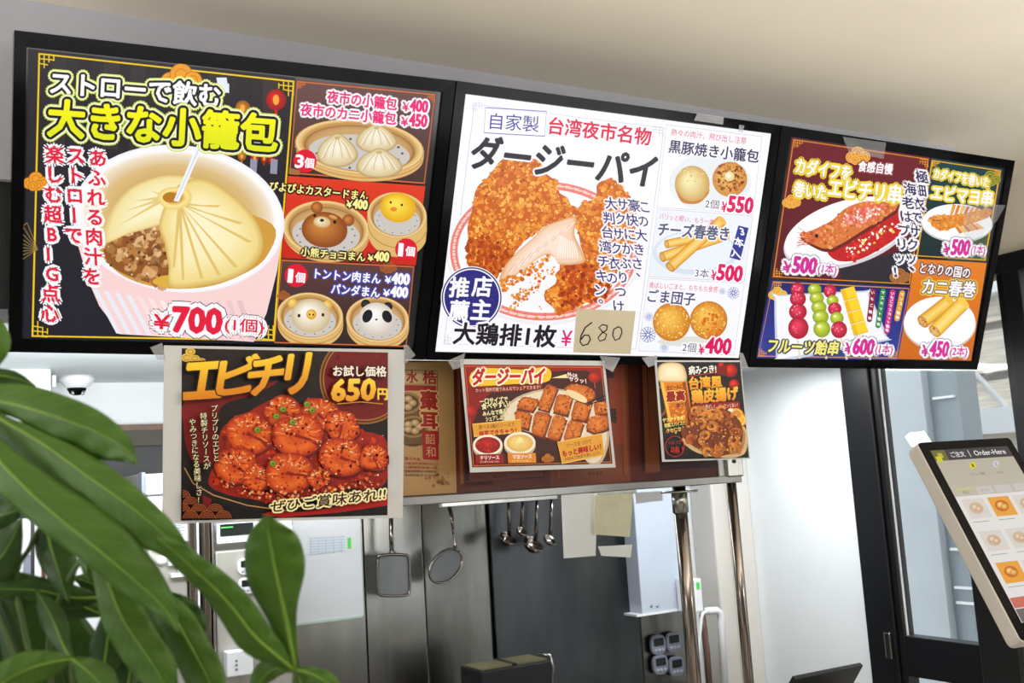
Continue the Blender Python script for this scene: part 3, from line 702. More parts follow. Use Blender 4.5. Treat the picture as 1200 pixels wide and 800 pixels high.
a.radial(dr, [(0, (214, 176, 90)), (.1, (242, 218, 138)), (.45, (252, 238, 182)), (.8, (255, 244, 202))], (232, 262))
for x, y in ((290, 262), (302, 286), (284, 318), (262, 328), (240, 332), (216, 334), (204, 318), (262, 240)):
    a.poly([(208, 236), (212, 240), mix((210, 240), (x, y), .93), mix((210, 240), (x-3, y+3), .9)], (228, 196, 112))
for x, y in ((128, 270), (138, 250), (150, 236), (172, 222)): a.poly([(196, 228), (197, 233), mix((196, 230), (x, y), .9)], (232, 206, 132))
a.radial(smooth([(184, 232), (190, 222), (204, 219), (220, 222), (224, 234), (212, 244), (194, 244)], 5), [(0, (236, 206, 118)), (.3, (252, 232, 150)), (.6, (214, 150, 40))])
a.ell(199, 231, 9, 6, (188, 122, 26))
a.poly([(233, 163), (240, 164), (209, 236), (203, 235)], (246, 248, 255)); a.poly([(236, 164), (238, 164), (207, 234), (205, 234)], (216, 222, 236))
a.text('ストローで飲む', 60, 83, 258, 99, 27, WH, .03, [(5.6, (226, 238, 120)), (4.2, (246, 250, 190)), (2.8, BK)], hn=14)
a.text('大きな小籠包', 58, 116, 325, 135, 43, [(255, 248, 0), (226, 232, 20)], .035, [(6.4, (206, 222, 110)), (5.0, (248, 250, 200)), (3.2, BK)], hn=16)
for s_, x0, y0, x1, y1 in (('あふれる肉汁を', 114, 185, 107.5, 323), ('ストローで', 88.5, 182, 86, 275), ('楽しむ超BIG点心', 63.5, 181, 58, 366)):
    a.vtext(s_, x0, y0, x1, y1, 21.5, RD, .03, [(3.6, WH)], lean=.06)
a.text('¥', 180, 367.5, 198, 369, 16, RD, .03, [(6.5, (90, 70, 80)), (5.4, WH)]); a.text('700', 203, 359, 259, 362, 28, RD, .05, [(6.5, (90, 70, 80)), (5.4, WH)]); a.text('(1個)', 263, 371, 308, 374, 18, RD, .02, [(6, (90, 70, 80)), (5, WH)])
for (tx, x0, y0, x1, y1, h, b) in (('¥', 180, 367.5, 198, 369, 16, .03), ('700', 203, 359, 259, 362, 28, .05), ('(1個)', 263, 371, 308, 374, 18, .02)): a.text(tx, x0, y0, x1, y1, h, RD, b)
a.build('soup_dumpling_panel', M_scr, S1)
# steamer helper
def steamer(a, x, y, rx, ry, h, rot=4, paper=(206, 200, 192)):
    w, d, l = (226, 184, 112), (176, 122, 62), (244, 214, 150)
    o = ov(x, y, rx, ry, 40, rot)
    a.poly([(x-rx, y-1), (x+rx, y+rx*.07-1)]+ov(x+.5, y+h, rx*.985, ry, 30, rot, 0, pi), w); a.line(ov(x+.5, y+h*.5, rx*.99, ry, 30, rot, .15, pi-.15), .8, d)
    a.radial(o, [(0, d), (.03, l), (.09, w), (.13, (200, 150, 84))])
    a.radial(ov(x, y+ry*.06, rx*.86, ry*.84, 40, rot), [(0, (150, 104, 54)), (.08, (196, 150, 92)), (.2, (206, 164, 104))])
    a.ell(x, y+ry*.22, rx*.78, ry*.66, paper, 36, rot)
    for k in range(14): a.ell(x+cos(k*.45)*rx*.66, y+ry*.24+sin(k*.45)*ry*.54, rx*.022, rx*.018, (96, 80, 74), 8)
def circ(a, x, y, r, n, col=(226, 20, 50)):
    a.ell(x, y, r, r, col, 32); a.text(n, x-r*(.62 if n == '1' else .78), y-r*.55, x-r*(.26 if n == '1' else .1), y-r*.5, r*1.1, WH, .03); a.text('個', x-r*.02, y-r*.3, x+r*.8, y-r*.2, r*.85, WH, .03)
def bao(a, x, y, rx, ry, seed=1):
    p = smooth([(x-rx, y+ry*.35), (x-rx*.8, y-ry*.35), (x-rx*.3, y-ry*.85), (x+.02*rx, y-ry), (x+rx*.35, y-ry*.8), (x+rx*.85, y-ry*.2), (x+rx, y+ry*.4), (x+rx*.6, y+ry*.85), (x, y+ry), (x-rx*.65, y+ry*.85)], 4)
    a.radial(p, [(0, (176, 146, 96)), (.12, (220, 198, 148)), (.5, (240, 226, 190)), (.85, (250, 242, 220))], (x-.1*rx, y-.25*ry))
    for k in range(9):
        t = -1.25+k*.31; a.line([(x+sin(t)*rx*.12, y-ry*.72), (x+sin(t)*rx*.5, y-ry*.25), (x+sin(t)*rx*.82, y+ry*.45)], .8, (202, 172, 120) if k % 2 else (252, 246, 228))
    a.ell(x, y-ry*.72, rx*.14, ry*.1, (206, 178, 124))
OR = (214, 110, 50)
a = art(-.085)
a.vgrad([(347, 93), (512, 109.5), (498.5, 216.5), (338, 204)], (108, 74, 70), (72, 46, 40))
a.line([(348.5, 95.5), (509.5, 111), (497, 214.5), (339.5, 202.5)], 1.2, OR, True)
for x, y, fx, fy in ((349, 96, 1, 1), (509, 111.5, -1, 1)): lattice(a, x, y, 8, OR, fx, fy, .9)
p_ = [(350, 150), (505, 155), (498, 215.5), (338.5, 203.5)]
steamer(a, 421, 172, 76, 32, 8, 5)
a.poly([(338.5, 196), (352, 200), (350, 205), (338, 204)], (170, 110, 60))
bao(a, 441, 162, 24, 17); bao(a, 395, 176, 24, 20); bao(a, 444, 191, 27, 17.5)
for tx, x0, y0, x1, y1, h, b in (('夜市の小籠包', 384, 105.5, 465, 115, 14.5, .03), ('¥', 471.5, 119.5, 480.5, 120.5, 10, .03), ('400', 481, 116.5, 501, 118.5, 13.5, .05), ('夜市のカニ小籠包', 352.6, 120.5, 464, 132, 14.5, .03), ('¥', 470, 137, 478.5, 138, 10, .03), ('450', 480, 133, 500, 135, 14, .05)):
    a.text(tx, x0, y0, x1, y1, h, PK, b, [(2.3, WH)])
circ(a, 357, 188.5, 13.5, '3')
a.build('soup_dumpling_basket_panel', M_scr, S1)
a = art(-.09)
a.vgrad([(337.5, 206), (498.3, 218), (487, 311), (329.5, 302)], (226, 60, 30), (206, 36, 20))
steamer(a, 382, 268, 51, 33, 6, 5); steamer(a, 465, 252, 35, 27, 22, 6)
br0, br1 = (140, 70, 20), (206, 130, 56)
a.ball(371, 243, 7, 7, br0, br1); a.ball(408, 258, 7, 7, br0, br1); a.ball(380, 269, 27, 21, br0, br1, 6)
a.ball(377, 260, 10, 6.5, (206, 176, 120), (246, 230, 190), 6); a.ell(377, 258, 2.5, 1.8, (50, 30, 20)); a.ell(368.5, 252.5, 1.8, 1.8, (40, 20, 10)); a.ell(392, 260, 2, 2, (40, 20, 10)); a.ell(390, 254, 5, 2, (222, 156, 86), 20, 20)
a.ball(466, 243, 21, 17.5, (232, 170, 10), (255, 226, 80), 6); a.ell(461, 245, 4, 2.6, (238, 140, 40)); a.ell(457.5, 237, 1.3, 1.5, BK); a.ell(470.5, 240, 1.3, 1.5, BK)
CY = (255, 244, 150)
for tx, x0, y0, x1, y1, h, b in (('ぴよぴよカスタードまん', 316.5, 212.5, 431, 224.5, 10.5, .025), ('¥', 406, 234.5, 413.5, 235.5, 8, .03), ('400', 414, 233, 430.5, 235, 10.5, .05), ('小熊チョコまん', 353, 289, 428, 296, 10.5, .025), ('¥', 431, 297.5, 438, 298.5, 7.5, .03), ('400', 439, 294.5, 455.5, 296, 10.5, .05)):
    a.text(tx, x0, y0, x1, y1, h, CY, b, [(1.9, (40, 20, 20))])
circ(a, 475.5, 292, 13, '1')
a.build('custard_bun_panel', M_scr, S1)
a = art(-.095)
a.vgrad([(329, 303), (486, 311.5), (477, 407), (320, 402)], (96, 62, 56), (48, 32, 34))
cloud(a, 455, 312, 9, (140, 74, 40), (170, 96, 44)); cloud(a, 332, 345, 7, (140, 74, 40), (170, 96, 44))
a.line([(330, 305), (484.5, 312.5), (475.5, 405.5), (321.5, 401)], 1.1, OR, True)
steamer(a, 363, 370, 39, 27.5, 10, 4); steamer(a, 442, 374, 37, 27, 9, 4)
a.poly([(320, 401), (476, 405.5), (475.5, 412), (319.5, 408)], (20, 16, 18))
a.line([(321.5, 401), (475.5, 405.5)], 1.1, OR)
for x in (342.5, 383): a.ball(x, 355+(x-342)*.06, 6, 6, (214, 160, 60), (250, 214, 120))
a.ball(364, 369.5, 23, 20, (206, 184, 140), (255, 250, 236), 4); a.ball(364.5, 368, 6, 6, (216, 150, 40), (250, 214, 100))
for x, y, r in ((350, 369.5, 1.8), (378, 368.5, 1.8), (362.5, 368, 1), (366.5, 368.3, 1)): a.ell(x, y, r, r*1.2, (60, 40, 20), 12)
for x, y in ((428, 356), (454, 359)): a.ball(x, y, 5.5, 5.5, (20, 20, 24), (50, 48, 56))
a.ball(440.5, 373, 21, 19, (214, 200, 184), (255, 252, 250), 4); a.ell(430, 370, 5.5, 8, (26, 24, 30), 24, 25); a.ell(453, 370.5, 5.5, 7.5, (26, 24, 30), 24, -25); a.ell(440.5, 374, 1.3, 1.2, BK)
for tx, x0, y0, x1, y1, h, b in (('トントン肉まん', 369.5, 314, 446, 320.5, 12, .03), ('¥', 451, 323, 458.5, 323.8, 8, .03), ('400', 459.5, 319.5, 479.5, 321, 12.5, .05), ('パンダまん', 388.5, 331.5, 445, 336.5, 12, .03), ('¥', 449, 338.5, 456.5, 339, 8, .03), ('400', 458, 335, 477.5, 336.5, 12, .05)):
    a.text(tx, x0, y0, x1, y1, h, WH, b, [(1.7, (70, 70, 170))])
circ(a, 346.5, 322.5, 13.5, '1')
a.build('pork_bun_panel', M_scr, S1)

# --- middle screen
T2, S2 = television([(534, 94.3), (914, 146.5), (875, 430), (497.5, 421)], [(544.7, 109.5), (904, 156), (866, 420), (509, 412.5)], 'middle wall menu screen with a white page and a big fried chicken cutlet')
NV, BL2 = (52, 52, 96), (54, 48, 150)
a = art(-.125)
a.poly([(545.2, 110.2), (903.4, 156.6), (865.5, 419.3), (509.6, 411.8)], (252, 251, 255))
LN = (206, 206, 222)
a.line([(556, 122), (778, 150), (745, 409), (520, 403)], .7, LN, True)
for x, y, fx, fy in ((554, 120, 1, 1), (776, 149, -1, 1), (521, 402, 1, -1)): lattice(a, x, y, 11, LN, fx, fy, .6)
a.ell(637, 296, 114, 85, (240, 240, 246), 64); a.ell(637, 294, 112, 83, (255, 254, 254), 64)
a.ring(637, 294, 110, 81.5, 9, (240, 132, 120), 72); a.ring(637, 294, 107, 79, 3, (252, 210, 200), 72)
for k in range(60):
    t = k*2*pi/60; x, y = 637+cos(t)*105.5, 294+sin(t)*77; a.line([(x-2, y-1.6), (x+2, y-1.6), (x+2, y+1.6), (x-1, y+1.6)], .7, (214, 70, 64))
a.ell(637, 295, 92, 65, (250, 248, 250), 56)
lc = [(593, 184.5), (606, 189), (618, 186), (631, 188), (640, 204), (651, 212), (655, 226), (664, 231), (668, 240), (676, 244), (662, 260), (640, 264), (612, 284), (600, 300), (586, 316), (580, 330), (570, 326), (560, 322), (546, 308), (549, 290), (547, 267), (552, 248), (556, 225), (562, 215), (568, 211), (575, 202), (580, 196), (584, 190)]
rc = [(698, 218), (704, 212), (712, 211), (720, 211), (727, 216), (731, 224), (738, 230), (744, 250), (742, 280), (728, 310), (718, 330), (710, 348), (700, 352), (690, 352), (676, 360), (664, 364), (654, 370), (648, 360), (638, 352), (638, 340), (650, 332), (656, 310), (664, 304), (684, 304), (680, 290), (677, 273), (672, 256), (676, 244), (686, 236), (698, 232)]
CH = [(238, 140, 40), (222, 116, 28), (246, 166, 62), (196, 88, 18), (230, 130, 36), (252, 186, 84)]
for poly, sd in ((lc, 11), (rc, 12)):
    pp_ = smooth(poly, 2); a.poly(pp_, (206, 98, 22)); a.crumbs(pp_, 620, 1.4, 4.2, CH, sd); a.crumbs(pp_, 260, .7, 1.7, [(255, 206, 110), (166, 64, 10), (250, 190, 90)], sd+5)
low = smooth([(548, 282), (566, 276), (600, 296), (588, 312), (578, 328), (560, 322), (547, 306)], 4)
a.crumbs(low, 200, 1.5, 4, [(196, 82, 14), (176, 66, 10), (220, 110, 30), (150, 50, 6)], 30)
lowr = smooth([(664, 308), (690, 310), (712, 330), (706, 348), (676, 358), (652, 366), (656, 340)], 4)
a.crumbs(lowr, 220, 1.4, 3.8, [(206, 84, 14), (182, 62, 8), (232, 118, 34), (150, 46, 6)], 31)
mt = smooth([(674, 254), (655, 258), (640, 264), (622, 280), (604, 296), (590, 312), (584, 330), (596, 326), (610, 318), (628, 304), (640, 298), (650, 302), (656, 310), (684, 307), (680, 292), (672, 274)], 4)
a.radial(mt, [(0, (222, 160, 104)), (.12, (246, 206, 172)), (.6, (253, 228, 208))], (640, 285))
for k in range(16): a.line([(672-k*4.5, 260+k*3.2), (660-k*4.6, 272+k*3.4)], .9, (236, 184, 156) if k % 2 else (255, 244, 234))
for k in range(9): a.line([(656+k*2, 276+k), (652+k*3, 302)], 1, (255, 250, 244))
a.crumbs(smooth([(584, 330), (612, 316), (640, 299), (644, 304), (618, 322), (598, 336), (586, 344)], 3), 90, 1.2, 3, CH, 40)
for cx, cy, n, sd in ((630, 322, 14, 1), (626, 336, 16, 2), (612, 344, 34, 3), (606, 350, 20, 4), (602, 357, 8, 5), (630, 366, 5, 6), (648, 318, 12, 7)):
    a.crumbs(ov(cx, cy, 8, 8), n, .8, 2.4, CH, sd+50)
a.line([(567.7, 126), (639, 130.5), (637, 159.5), (566, 155.5)], .8, (120, 120, 196), True)
a.text('自家製', 574, 132, 631, 136, 19, BL2, 0, slope=-.08)
a.text('台湾夜市名物', 643.5, 136.5, 762.5, 150.5, 20, (226, 20, 70), .022)
a.text('ダージーパイ', 556, 158, 770, 182, 38, (34, 34, 42), .03, [(2.2, (248, 248, 255))], slope=-.2)
for s_, x0, y0, x1, y1 in (('この大きさ、', 754, 242, 743, 325), ('豪快にかぶりつけ', 741.5, 240.5, 723, 358), ('サクサク衣の', 727.5, 239, 715, 325), ('大判台湾チキン。', 714, 238, 699, 356)):
    a.vtext(s_, x0, y0, x1, y1, 15, (50, 40, 120), .015, [(2.2, WH)], lean=.12)
a.ell(551, 348, 36, 36.5, WH, 48); a.ring(551, 348, 35, 35.5, 1.6, (46, 40, 126), 48); a.ell(551, 348, 32, 32.5, (46, 42, 128), 48)
a.crumbs(ov(551, 348, 31, 31), 40, .3, .8, [(120, 120, 190), (70, 66, 150)], 9)
for ch, x, y in (('店', 564.7, 335), ('主', 563.5, 362), ('推', 538, 336), ('薦', 537.5, 363)): a.text(ch, x-11, y-12, x+11, y-11, 23, WH, .03)
a.text('大鶏排1枚', 532, 377, 651, 381, 25, (30, 24, 36), .03, [(2.5, WH)])
a.text('¥', 657, 386, 669, 386.8, 18, (226, 20, 110), .01)
a.build('chicken_cutlet_panel', M_scr, S2)
a = art(-.135)
a.poly([(781, 146), (893, 160), (882, 251), (770, 242.5)], (250, 250, 253)); a.line([(781, 146), (893, 160), (882, 251), (770, 242.5)], .6, LN, True)
a.ell(832, 214, 48, 34, (236, 240, 244), 40)
MG = (226, 6, 96)
a.ball(811, 216, 20.5, 22, (206, 160, 80), (250, 238, 180)); a.poly(smooth([(792, 222), (800, 232), (812, 236), (828, 230), (831, 221), (822, 236), (810, 239), (798, 236)], 3), (206, 130, 50))
a.crumbs(ov(812, 204, 17, 9), 90, .5, 1.2, [(255, 246, 200), (226, 180, 90), (244, 214, 130)], 3)
a.ball(855, 210, 20.5, 20.5, (206, 140, 60), (240, 190, 96)); a.crumbs(ov(855, 207, 18, 18), 130, .8, 2.4, [(160, 70, 20), (196, 104, 40), (226, 150, 70), (110, 40, 10)], 4); a.ball(854.5, 206.5, 6, 6, (236, 200, 130), (255, 246, 210))
a.text('熱々の肉汁、飛び出し注意', 787, 150.5, 875, 161, 8, (232, 60, 100), .01); a.text('黒豚焼き小籠包', 785, 163.5, 890, 176, 15, NV, .02, [(1.2, WH)])
a.text('2個', 827, 233, 843, 234.5, 10.5, NV, .01, [(1.8, WH)]); a.text('¥', 846, 236, 853, 236.5, 12, MG, .02, [(1.8, WH)]); a.text('550', 854.5, 229.5, 883, 232, 18, MG, .04, [(1.8, WH)])
a.build('pan_fried_dumpling_panel', M_scr, S2)
a = art(-.14)
a.poly([(770, 244.5), (882, 253), (872, 330), (760, 324)], (238, 243, 250)); a.line([(770, 244.5), (882, 253), (872, 330), (760, 324)], .6, LN, True)
a.ell(815, 296, 50, 26, (216, 228, 240), 40); a.ell(815, 294, 46, 22, (236, 243, 250), 40)
def roll(a, x0, y0, x1, y1, w, c=(246, 190, 70), d=(206, 130, 30)):
    dx, dy = x1-x0, y1-y0; l = math.hypot(dx, dy); ux, uy = dx/l, dy/l; nx, ny = -uy, ux
    P = []; C = []; F = []
    for i, (k, c_) in enumerate(((-1, d), (-.6, c), (0, mix(c, (255, 245, 190), .5)), (.6, c), (1, d))):
        P += [(x0+nx*w/2*k, y0+ny*w/2*k), (x1+nx*w/2*k, y1+ny*w/2*k)]; C += [a.col(c_)]*2
        if i: F.append((2*i-2, 2*i-1, 2*i+1, 2*i))
    a.raw(P, F, C); rot = math.degrees(math.atan2(dy, dx))
    a.ell(x1, y1, w*.22, w*.5, c, 16, rot); a.ell(x0, y0, w*.28, w*.5, d, 18, rot); a.ell(x0, y0, w*.2, w*.36, mix(d, (250, 220, 150), .5), 16, rot)
roll(a, 781, 286, 826, 276, 10); roll(a, 776, 301, 852, 275, 12); roll(a, 785, 313, 846, 258, 13)
a.text('パリッと軽い、もう一本', 773, 249.5, 837, 256.5, 7, (232, 60, 120), .01); a.text('チーズ春巻き', 772.5, 260, 855, 266, 16, (84, 86, 120), .03, [(1.3, WH)])
a.poly([(865, 264), (877, 267), (867, 305), (854.5, 301.5)], (40, 50, 150)); a.vtext('3本入', 870, 271, 861, 296, 12, WH, .03, lean=.2)
a.text('3本', 815, 314, 831, 315.5, 10.5, NV, .01, [(1.8, WH)]); a.text('¥', 834, 316, 841, 316.5, 12, MG, .02, [(1.8, WH)]); a.text('500', 842, 309.5, 870.5, 312, 18, MG, .04, [(1.8, WH)])
a.build('cheese_roll_panel', M_scr, S2)
a = art(-.14)
a.poly([(759.5, 326), (872, 332), (860, 416), (748, 411)], (246, 248, 252)); a.line([(759.5, 326), (872, 332), (860, 416), (748, 411)], .6, LN, True)
def flower(a, x, y, r, c=(92, 98, 186)):
    for k in range(7): a.line([(x+cos(k*.9)*r*.3, y+sin(k*.9)*r*.3), (x+cos(k*.9-.3)*r, y+sin(k*.9-.3)*r), (x+cos(k*.9+.3)*r, y+sin(k*.9+.3)*r), (x+cos(k*.9)*r*.3, y+sin(k*.9)*r*.3)], r*.12, c)
    a.ring(x, y, r*.3, r*.3, r*.12, c, 12)
flower(a, 759, 392, 9); flower(a, 760, 371, 5, (130, 136, 206)); flower(a, 859, 343, 7); flower(a, 846, 341, 4, (150, 154, 214)); flower(a, 778, 407, 5, (150, 154, 214))
a.ell(812, 400, 42, 6, (226, 226, 214), 30)
for x, y, sd in ((786.5, 377, 1), (830, 375, 2)):
    a.ball(x, y, 22, 22.5, (206, 120, 24), (252, 196, 84)); a.crumbs(ov(x, y, 20, 20.5), 170, .5, 1.4, [(255, 226, 130), (226, 150, 46), (244, 184, 70)], sd)
a.crumbs(ov(834, 380, 12, 14), 60, 1, 2.4, [(214, 96, 20), (226, 120, 30), (238, 150, 50)], 8)
a.text('香ばしいごまと、もちもち食感', 761, 330, 841, 335.5, 7, (232, 60, 110), .01); a.text('ごま団子', 760, 338.5, 815, 343, 15, (70, 72, 120), .02, [(1.3, WH)])
a.text('2個', 800, 401, 816, 402, 10.5, NV, .01, [(1.8, WH)]); a.text('¥', 819, 403, 826, 403.5, 11.5, MG, .02, [(1.8, WH)]); a.text('400', 828, 395, 857, 397, 18, MG, .04, [(1.8, WH)])
a.build('sesame_ball_panel', M_scr, S2)

# --- right screen
T3, S3 = television([(914.5, 146.5), (1188, 188), (1144, 433), (875.5, 430)], [(925.5, 160), (1179, 197.5), (1139, 423), (885, 420)], 'rightmost wall menu screen, showing shrimp skewers, candied fruit and spring rolls')
GD = (226, 150, 40)
YH_ = (240, 214, 60)
a = art(-.155)
a.vgrad([(928, 161), (1089.5, 184.5), (1067, 334.5), (903.5, 326)], (112, 20, 34), (92, 14, 26))
a.poly([(985, 313), (1067, 290), (1067, 334.5), (985, 331)], (40, 36, 44))
a.line([(930, 163.5), (1087.5, 186.5), (1065.5, 332.5), (906, 324)], 1, GD, True)
for x, y, fx, fy in ((931, 164, 1, 1), (1087, 187, -1, 1), (907, 323, 1, -1)): lattice(a, x, y, 9, GD, fx, fy, .8)
cloud(a, 1005, 181, 13, (226, 150, 50), (250, 190, 80)); cloud(a, 927, 235, 10, (226, 150, 50), (250, 190, 80)); cloud(a, 1054, 322, 11, (150, 90, 40), (190, 120, 60))
a.ell(992, 274, 77, 37, (220, 214, 220), 56, -17); a.ell(992, 271, 76, 36, (255, 253, 255), 56, -17)
sc_ = smooth([(970, 292), (988, 278), (1016, 262), (1046, 244), (1057, 258), (1052, 276), (1030, 292), (1006, 304), (984, 306), (972, 300)], 4)
a.poly(sc_, (200, 24, 26)); a.crumbs(sc_, 70, 1, 3, [(226, 40, 36), (170, 12, 16), (236, 80, 50)], 2)
sh = smooth([(936, 275), (950, 270), (974, 258), (990, 244), (1012, 236), (1036, 236), (1042, 228), (1052, 232), (1050, 244), (1036, 254), (1010, 270), (986, 285), (970, 291), (956, 288)], 4)
a.poly([(x+1, y+4) for x, y in sh], (110, 30, 16)); a.poly(sh, (220, 120, 56)); a.crumbs(sh, 260, .8, 3, [(236, 150, 76), (214, 96, 40), (250, 190, 120), (190, 80, 30), (240, 130, 90)], 3)
a.crumbs(smooth([(990, 248), (1012, 240), (1036, 240), (1030, 252), (1004, 264), (990, 268)], 3), 80, 1, 3, [(236, 90, 80), (246, 130, 110), (255, 220, 210)], 4)
for k in range(6): a.line([(960-k*2, 278+k*1.5), (938-k, 272+k*3)], .9, (206, 70, 30))
for k in range(5): a.line([(946, 274+k*2), (934-k*.5, 266+k*6)], .6, (226, 120, 70))
a.ell(956, 276, 2.2, 2.2, BK, 12)
a.crumbs(smooth([(988, 292), (1020, 272), (1048, 258), (1046, 272), (1016, 292), (1000, 298)], 3), 44, 1.2, 2.6, [(255, 250, 250), (255, 236, 200), (250, 200, 60), (255, 255, 255)], 5, 4)
a.crumbs(smooth([(1006, 244), (1030, 244), (1026, 254), (1006, 258)], 3), 16, 1.2, 2.4, [(255, 250, 250)], 6, 4)
Hw = [(2.8, YH_)]
a.text('カダイフを', 933.5, 184.5, 997.5, 194, 18, WH, .025, Hw); a.text('食感自慢', 1006, 188, 1046, 192, 12.5, WH, .03, [(1.6, (150, 60, 60))])
a.text('巻いた', 931, 212, 969, 217, 17.5, WH, .025, Hw); a.text('エビチリ串', 972.5, 208, 1056, 217, 22, WH, .025, Hw)
a.text('¥', 917.5, 305.5, 929, 306.5, 13, (210, 40, 150), .03, [(3.6, (90, 84, 96)), (2.8, WH)]); a.text('500', 930, 300.5, 957, 302.5, 18, (210, 40, 150), .05, [(3.6, (90, 84, 96)), (2.8, WH)]); a.text('(1本)', 958.5, 308, 980, 310, 13, (210, 60, 160), .02, [(3, (90, 84, 96)), (2.4, WH)])
for s_, x0, y0, x1, y1 in (('極細衣でサクッ、', 1079, 207, 1064, 318), ('海老はプリッ!', 1065, 221, 1050, 318)): a.vtext(s_, x0, y0, x1, y1, 15, (44, 30, 84), .02, [(2.6, WH)], lean=.14)
a.build('chilli_shrimp_panel', M_scr, S3)
a = art(-.165)
a.vgrad([(903.5, 327.5), (1067, 336), (1052, 421.5), (885.5, 419)], (30, 34, 110), (54, 66, 156))
a.line([(906, 330), (1065, 338), (1050, 419.5), (888.5, 417)], .9, GD, True)
for x, y, fx, fy in ((907, 331, 1, 1), (889.5, 416, 1, -1), (1050, 419, -1, -1)): lattice(a, x, y, 8, GD, fx, fy, .8)
cloud(a, 911, 343, 10, (226, 170, 60), (250, 200, 90))
a.poly(smooth([(907, 349), (912, 345.5), (1012, 340.5), (1018, 343), (1039, 394), (1034, 398), (914, 421), (909, 419)], 3), (206, 212, 230)); a.poly(smooth([(909, 350), (913, 347), (1011, 342.5), (1016, 345), (1036, 393), (1030, 396), (916, 417), (912, 415)], 3), (250, 250, 255))
for x0, y0, x1, y1 in ((934, 395, 937, 420), (962, 392, 968, 420.5), (984, 393, 992, 421), (1010, 392, 1019.5, 421.3)): a.line([(x0, y0), (x1, y1)], 2.2, (236, 222, 180))
R0_, R1_, G0_, G1_ = (164, 16, 44), (236, 60, 92), (136, 160, 20), (214, 226, 80)
def berry(x, y, rx, ry, sd):
    a.ball(x, y, rx, ry, R0_, R1_); a.crumbs(ov(x-rx*.2, y-ry*.2, rx*.6, ry*.6), 8, .5, 1.2, [(255, 170, 180), (250, 120, 140)], sd)
def grape(x, y, rx, ry): a.ball(x, y, rx, ry, G0_, G1_); a.ell(x-rx*.3, y-ry*.3, rx*.25, ry*.2, (246, 250, 190), 12)
for i, q in enumerate(((934, 339, 8, 8.5), (934.5, 350, 9.5, 9), (934.5, 365, 10.5, 10), (935, 384, 12, 13))): berry(*q, i)
for q in ((954, 339, 8, 7), (956.5, 349, 8.5, 7.5), (959, 360, 9, 8), (961, 371, 9.5, 8.5), (962.5, 385, 10, 10)): grape(*q)
berry(972, 341, 7.5, 8, 9); grape(975, 352, 7, 6.5); berry(977.5, 361.5, 8, 7.5, 10); grape(980, 372.5, 8, 7.5); berry(982.5, 386, 9.5, 10, 11)
MG0, MG1 = (226, 160, 0), (255, 214, 40)
for i in range(4):
    t0, t1 = i/4, (i+.94)/4; q = [mix((984, 339), (1000, 394), t0), mix((1000, 335), (1017, 389), t0), mix((1000, 335), (1017, 389), t1), mix((984, 339), (1000, 394), t1)]
    a.poly(q, MG1); a.poly([q[0], mix(q[0], q[1], .3), mix(q[3], q[2], .3), q[3]], (246, 190, 10)); a.line([q[3], q[2]], .8, MG0)
for x0, y0, x1, y1, c, tx in ((1022, 341, 1018, 374, (146, 24, 50), 'いちご飴串'), (1034, 341, 1028, 381, (50, 140, 70), 'マスカット飴串'), (1045, 342, 1038, 388, (206, 36, 130), 'いちごマスカット飴串'), (1056, 343, 1050, 373, (232, 160, 30), 'マンゴー飴串')):
    a.line([(x0, y0), (x1, y1)], 6.5, c); a.ell(x0, y0, 3.2, 3.2, c, 14); a.ell(x1, y1, 3.2, 3.2, c, 14); a.vtext(tx, x0-.2, y0+1.5, x1+.3, y1-1.5, 4.3, WH, .03, lean=.12)
a.text('フルーツ飴串', 901, 396, 983, 399.5, 16.5, (246, 236, 130), .03, [(1.8, (60, 60, 70))], slope=-.22)
PM = (216, 40, 150)
def pr3(a, n, cnt, x0, y0, xm, x1):
    a.text('¥', x0, y0+4.5, x0+9.5, y0+5, 12.5, PM, .03, [(3.6, (90, 84, 110)), (2.8, WH)]); a.text(n, x0+10.5, y0, xm, y0+1, 17.5, PM, .05, [(3.6, (90, 84, 110)), (2.8, WH)]); a.text('(%s本)' % cnt, xm+1.5, y0+6, x1, y0+7, 12.5, PM, .02, [(3, (90, 84, 110)), (2.4, WH)])
pr3(a, '600', '1', 990, 396.5, 1024, 1045.5)
a.build('candied_fruit_panel', M_scr, S3)
a = art(-.17)
a.vgrad([(1090.5, 185), (1175, 198), (1156, 306.5), (1072, 301.5)], (14, 66, 70), (20, 40, 40))
a.poly([(1120, 280), (1158, 270), (1155.8, 306), (1110, 304)], (70, 90, 60))
a.line([(1092.5, 188), (1172, 200), (1154, 304.5), (1074.5, 299.5)], 1.5, (232, 170, 20), True)
for x, y, fx, fy in ((1093, 188.5, 1, 1), (1171.5, 200.5, -1, 1)): lattice(a, x, y, 7, (232, 170, 20), fx, fy, .9)
cloud(a, 1160, 208, 11, (110, 120, 40), (190, 170, 40))
a.ell(1121, 262, 42, 22, (206, 206, 206), 44, 2); a.ell(1121, 260.5, 41, 21.5, (255, 254, 254), 44, 2)
FR = [(236, 160, 60), (226, 130, 40), (246, 190, 90), (206, 100, 30)]
sh = smooth([(1088, 256), (1098, 252), (1116, 252), (1138, 248), (1158, 244), (1160, 252), (1144, 260), (1120, 266), (1104, 270), (1094, 266)], 4)
for k in range(6): a.poly([(1112+k*5, 254), (1115+k*5, 254), (1120+k*5.5, 240+k*.8), (1116+k*5.5, 239+k*.8)], FR[k % 4]); a.poly([(1116+k*5, 262), (1119+k*5, 261), (1128+k*5, 272-k), (1124+k*5, 274-k)], FR[(k+1) % 4])
a.poly(sh, (226, 136, 46)); a.crumbs(sh, 130, .8, 2.6, FR, 5); a.line([(1092, 258), (1102, 258)], 1.2, (150, 50, 20))
Hy = [(2.3, YH_)]
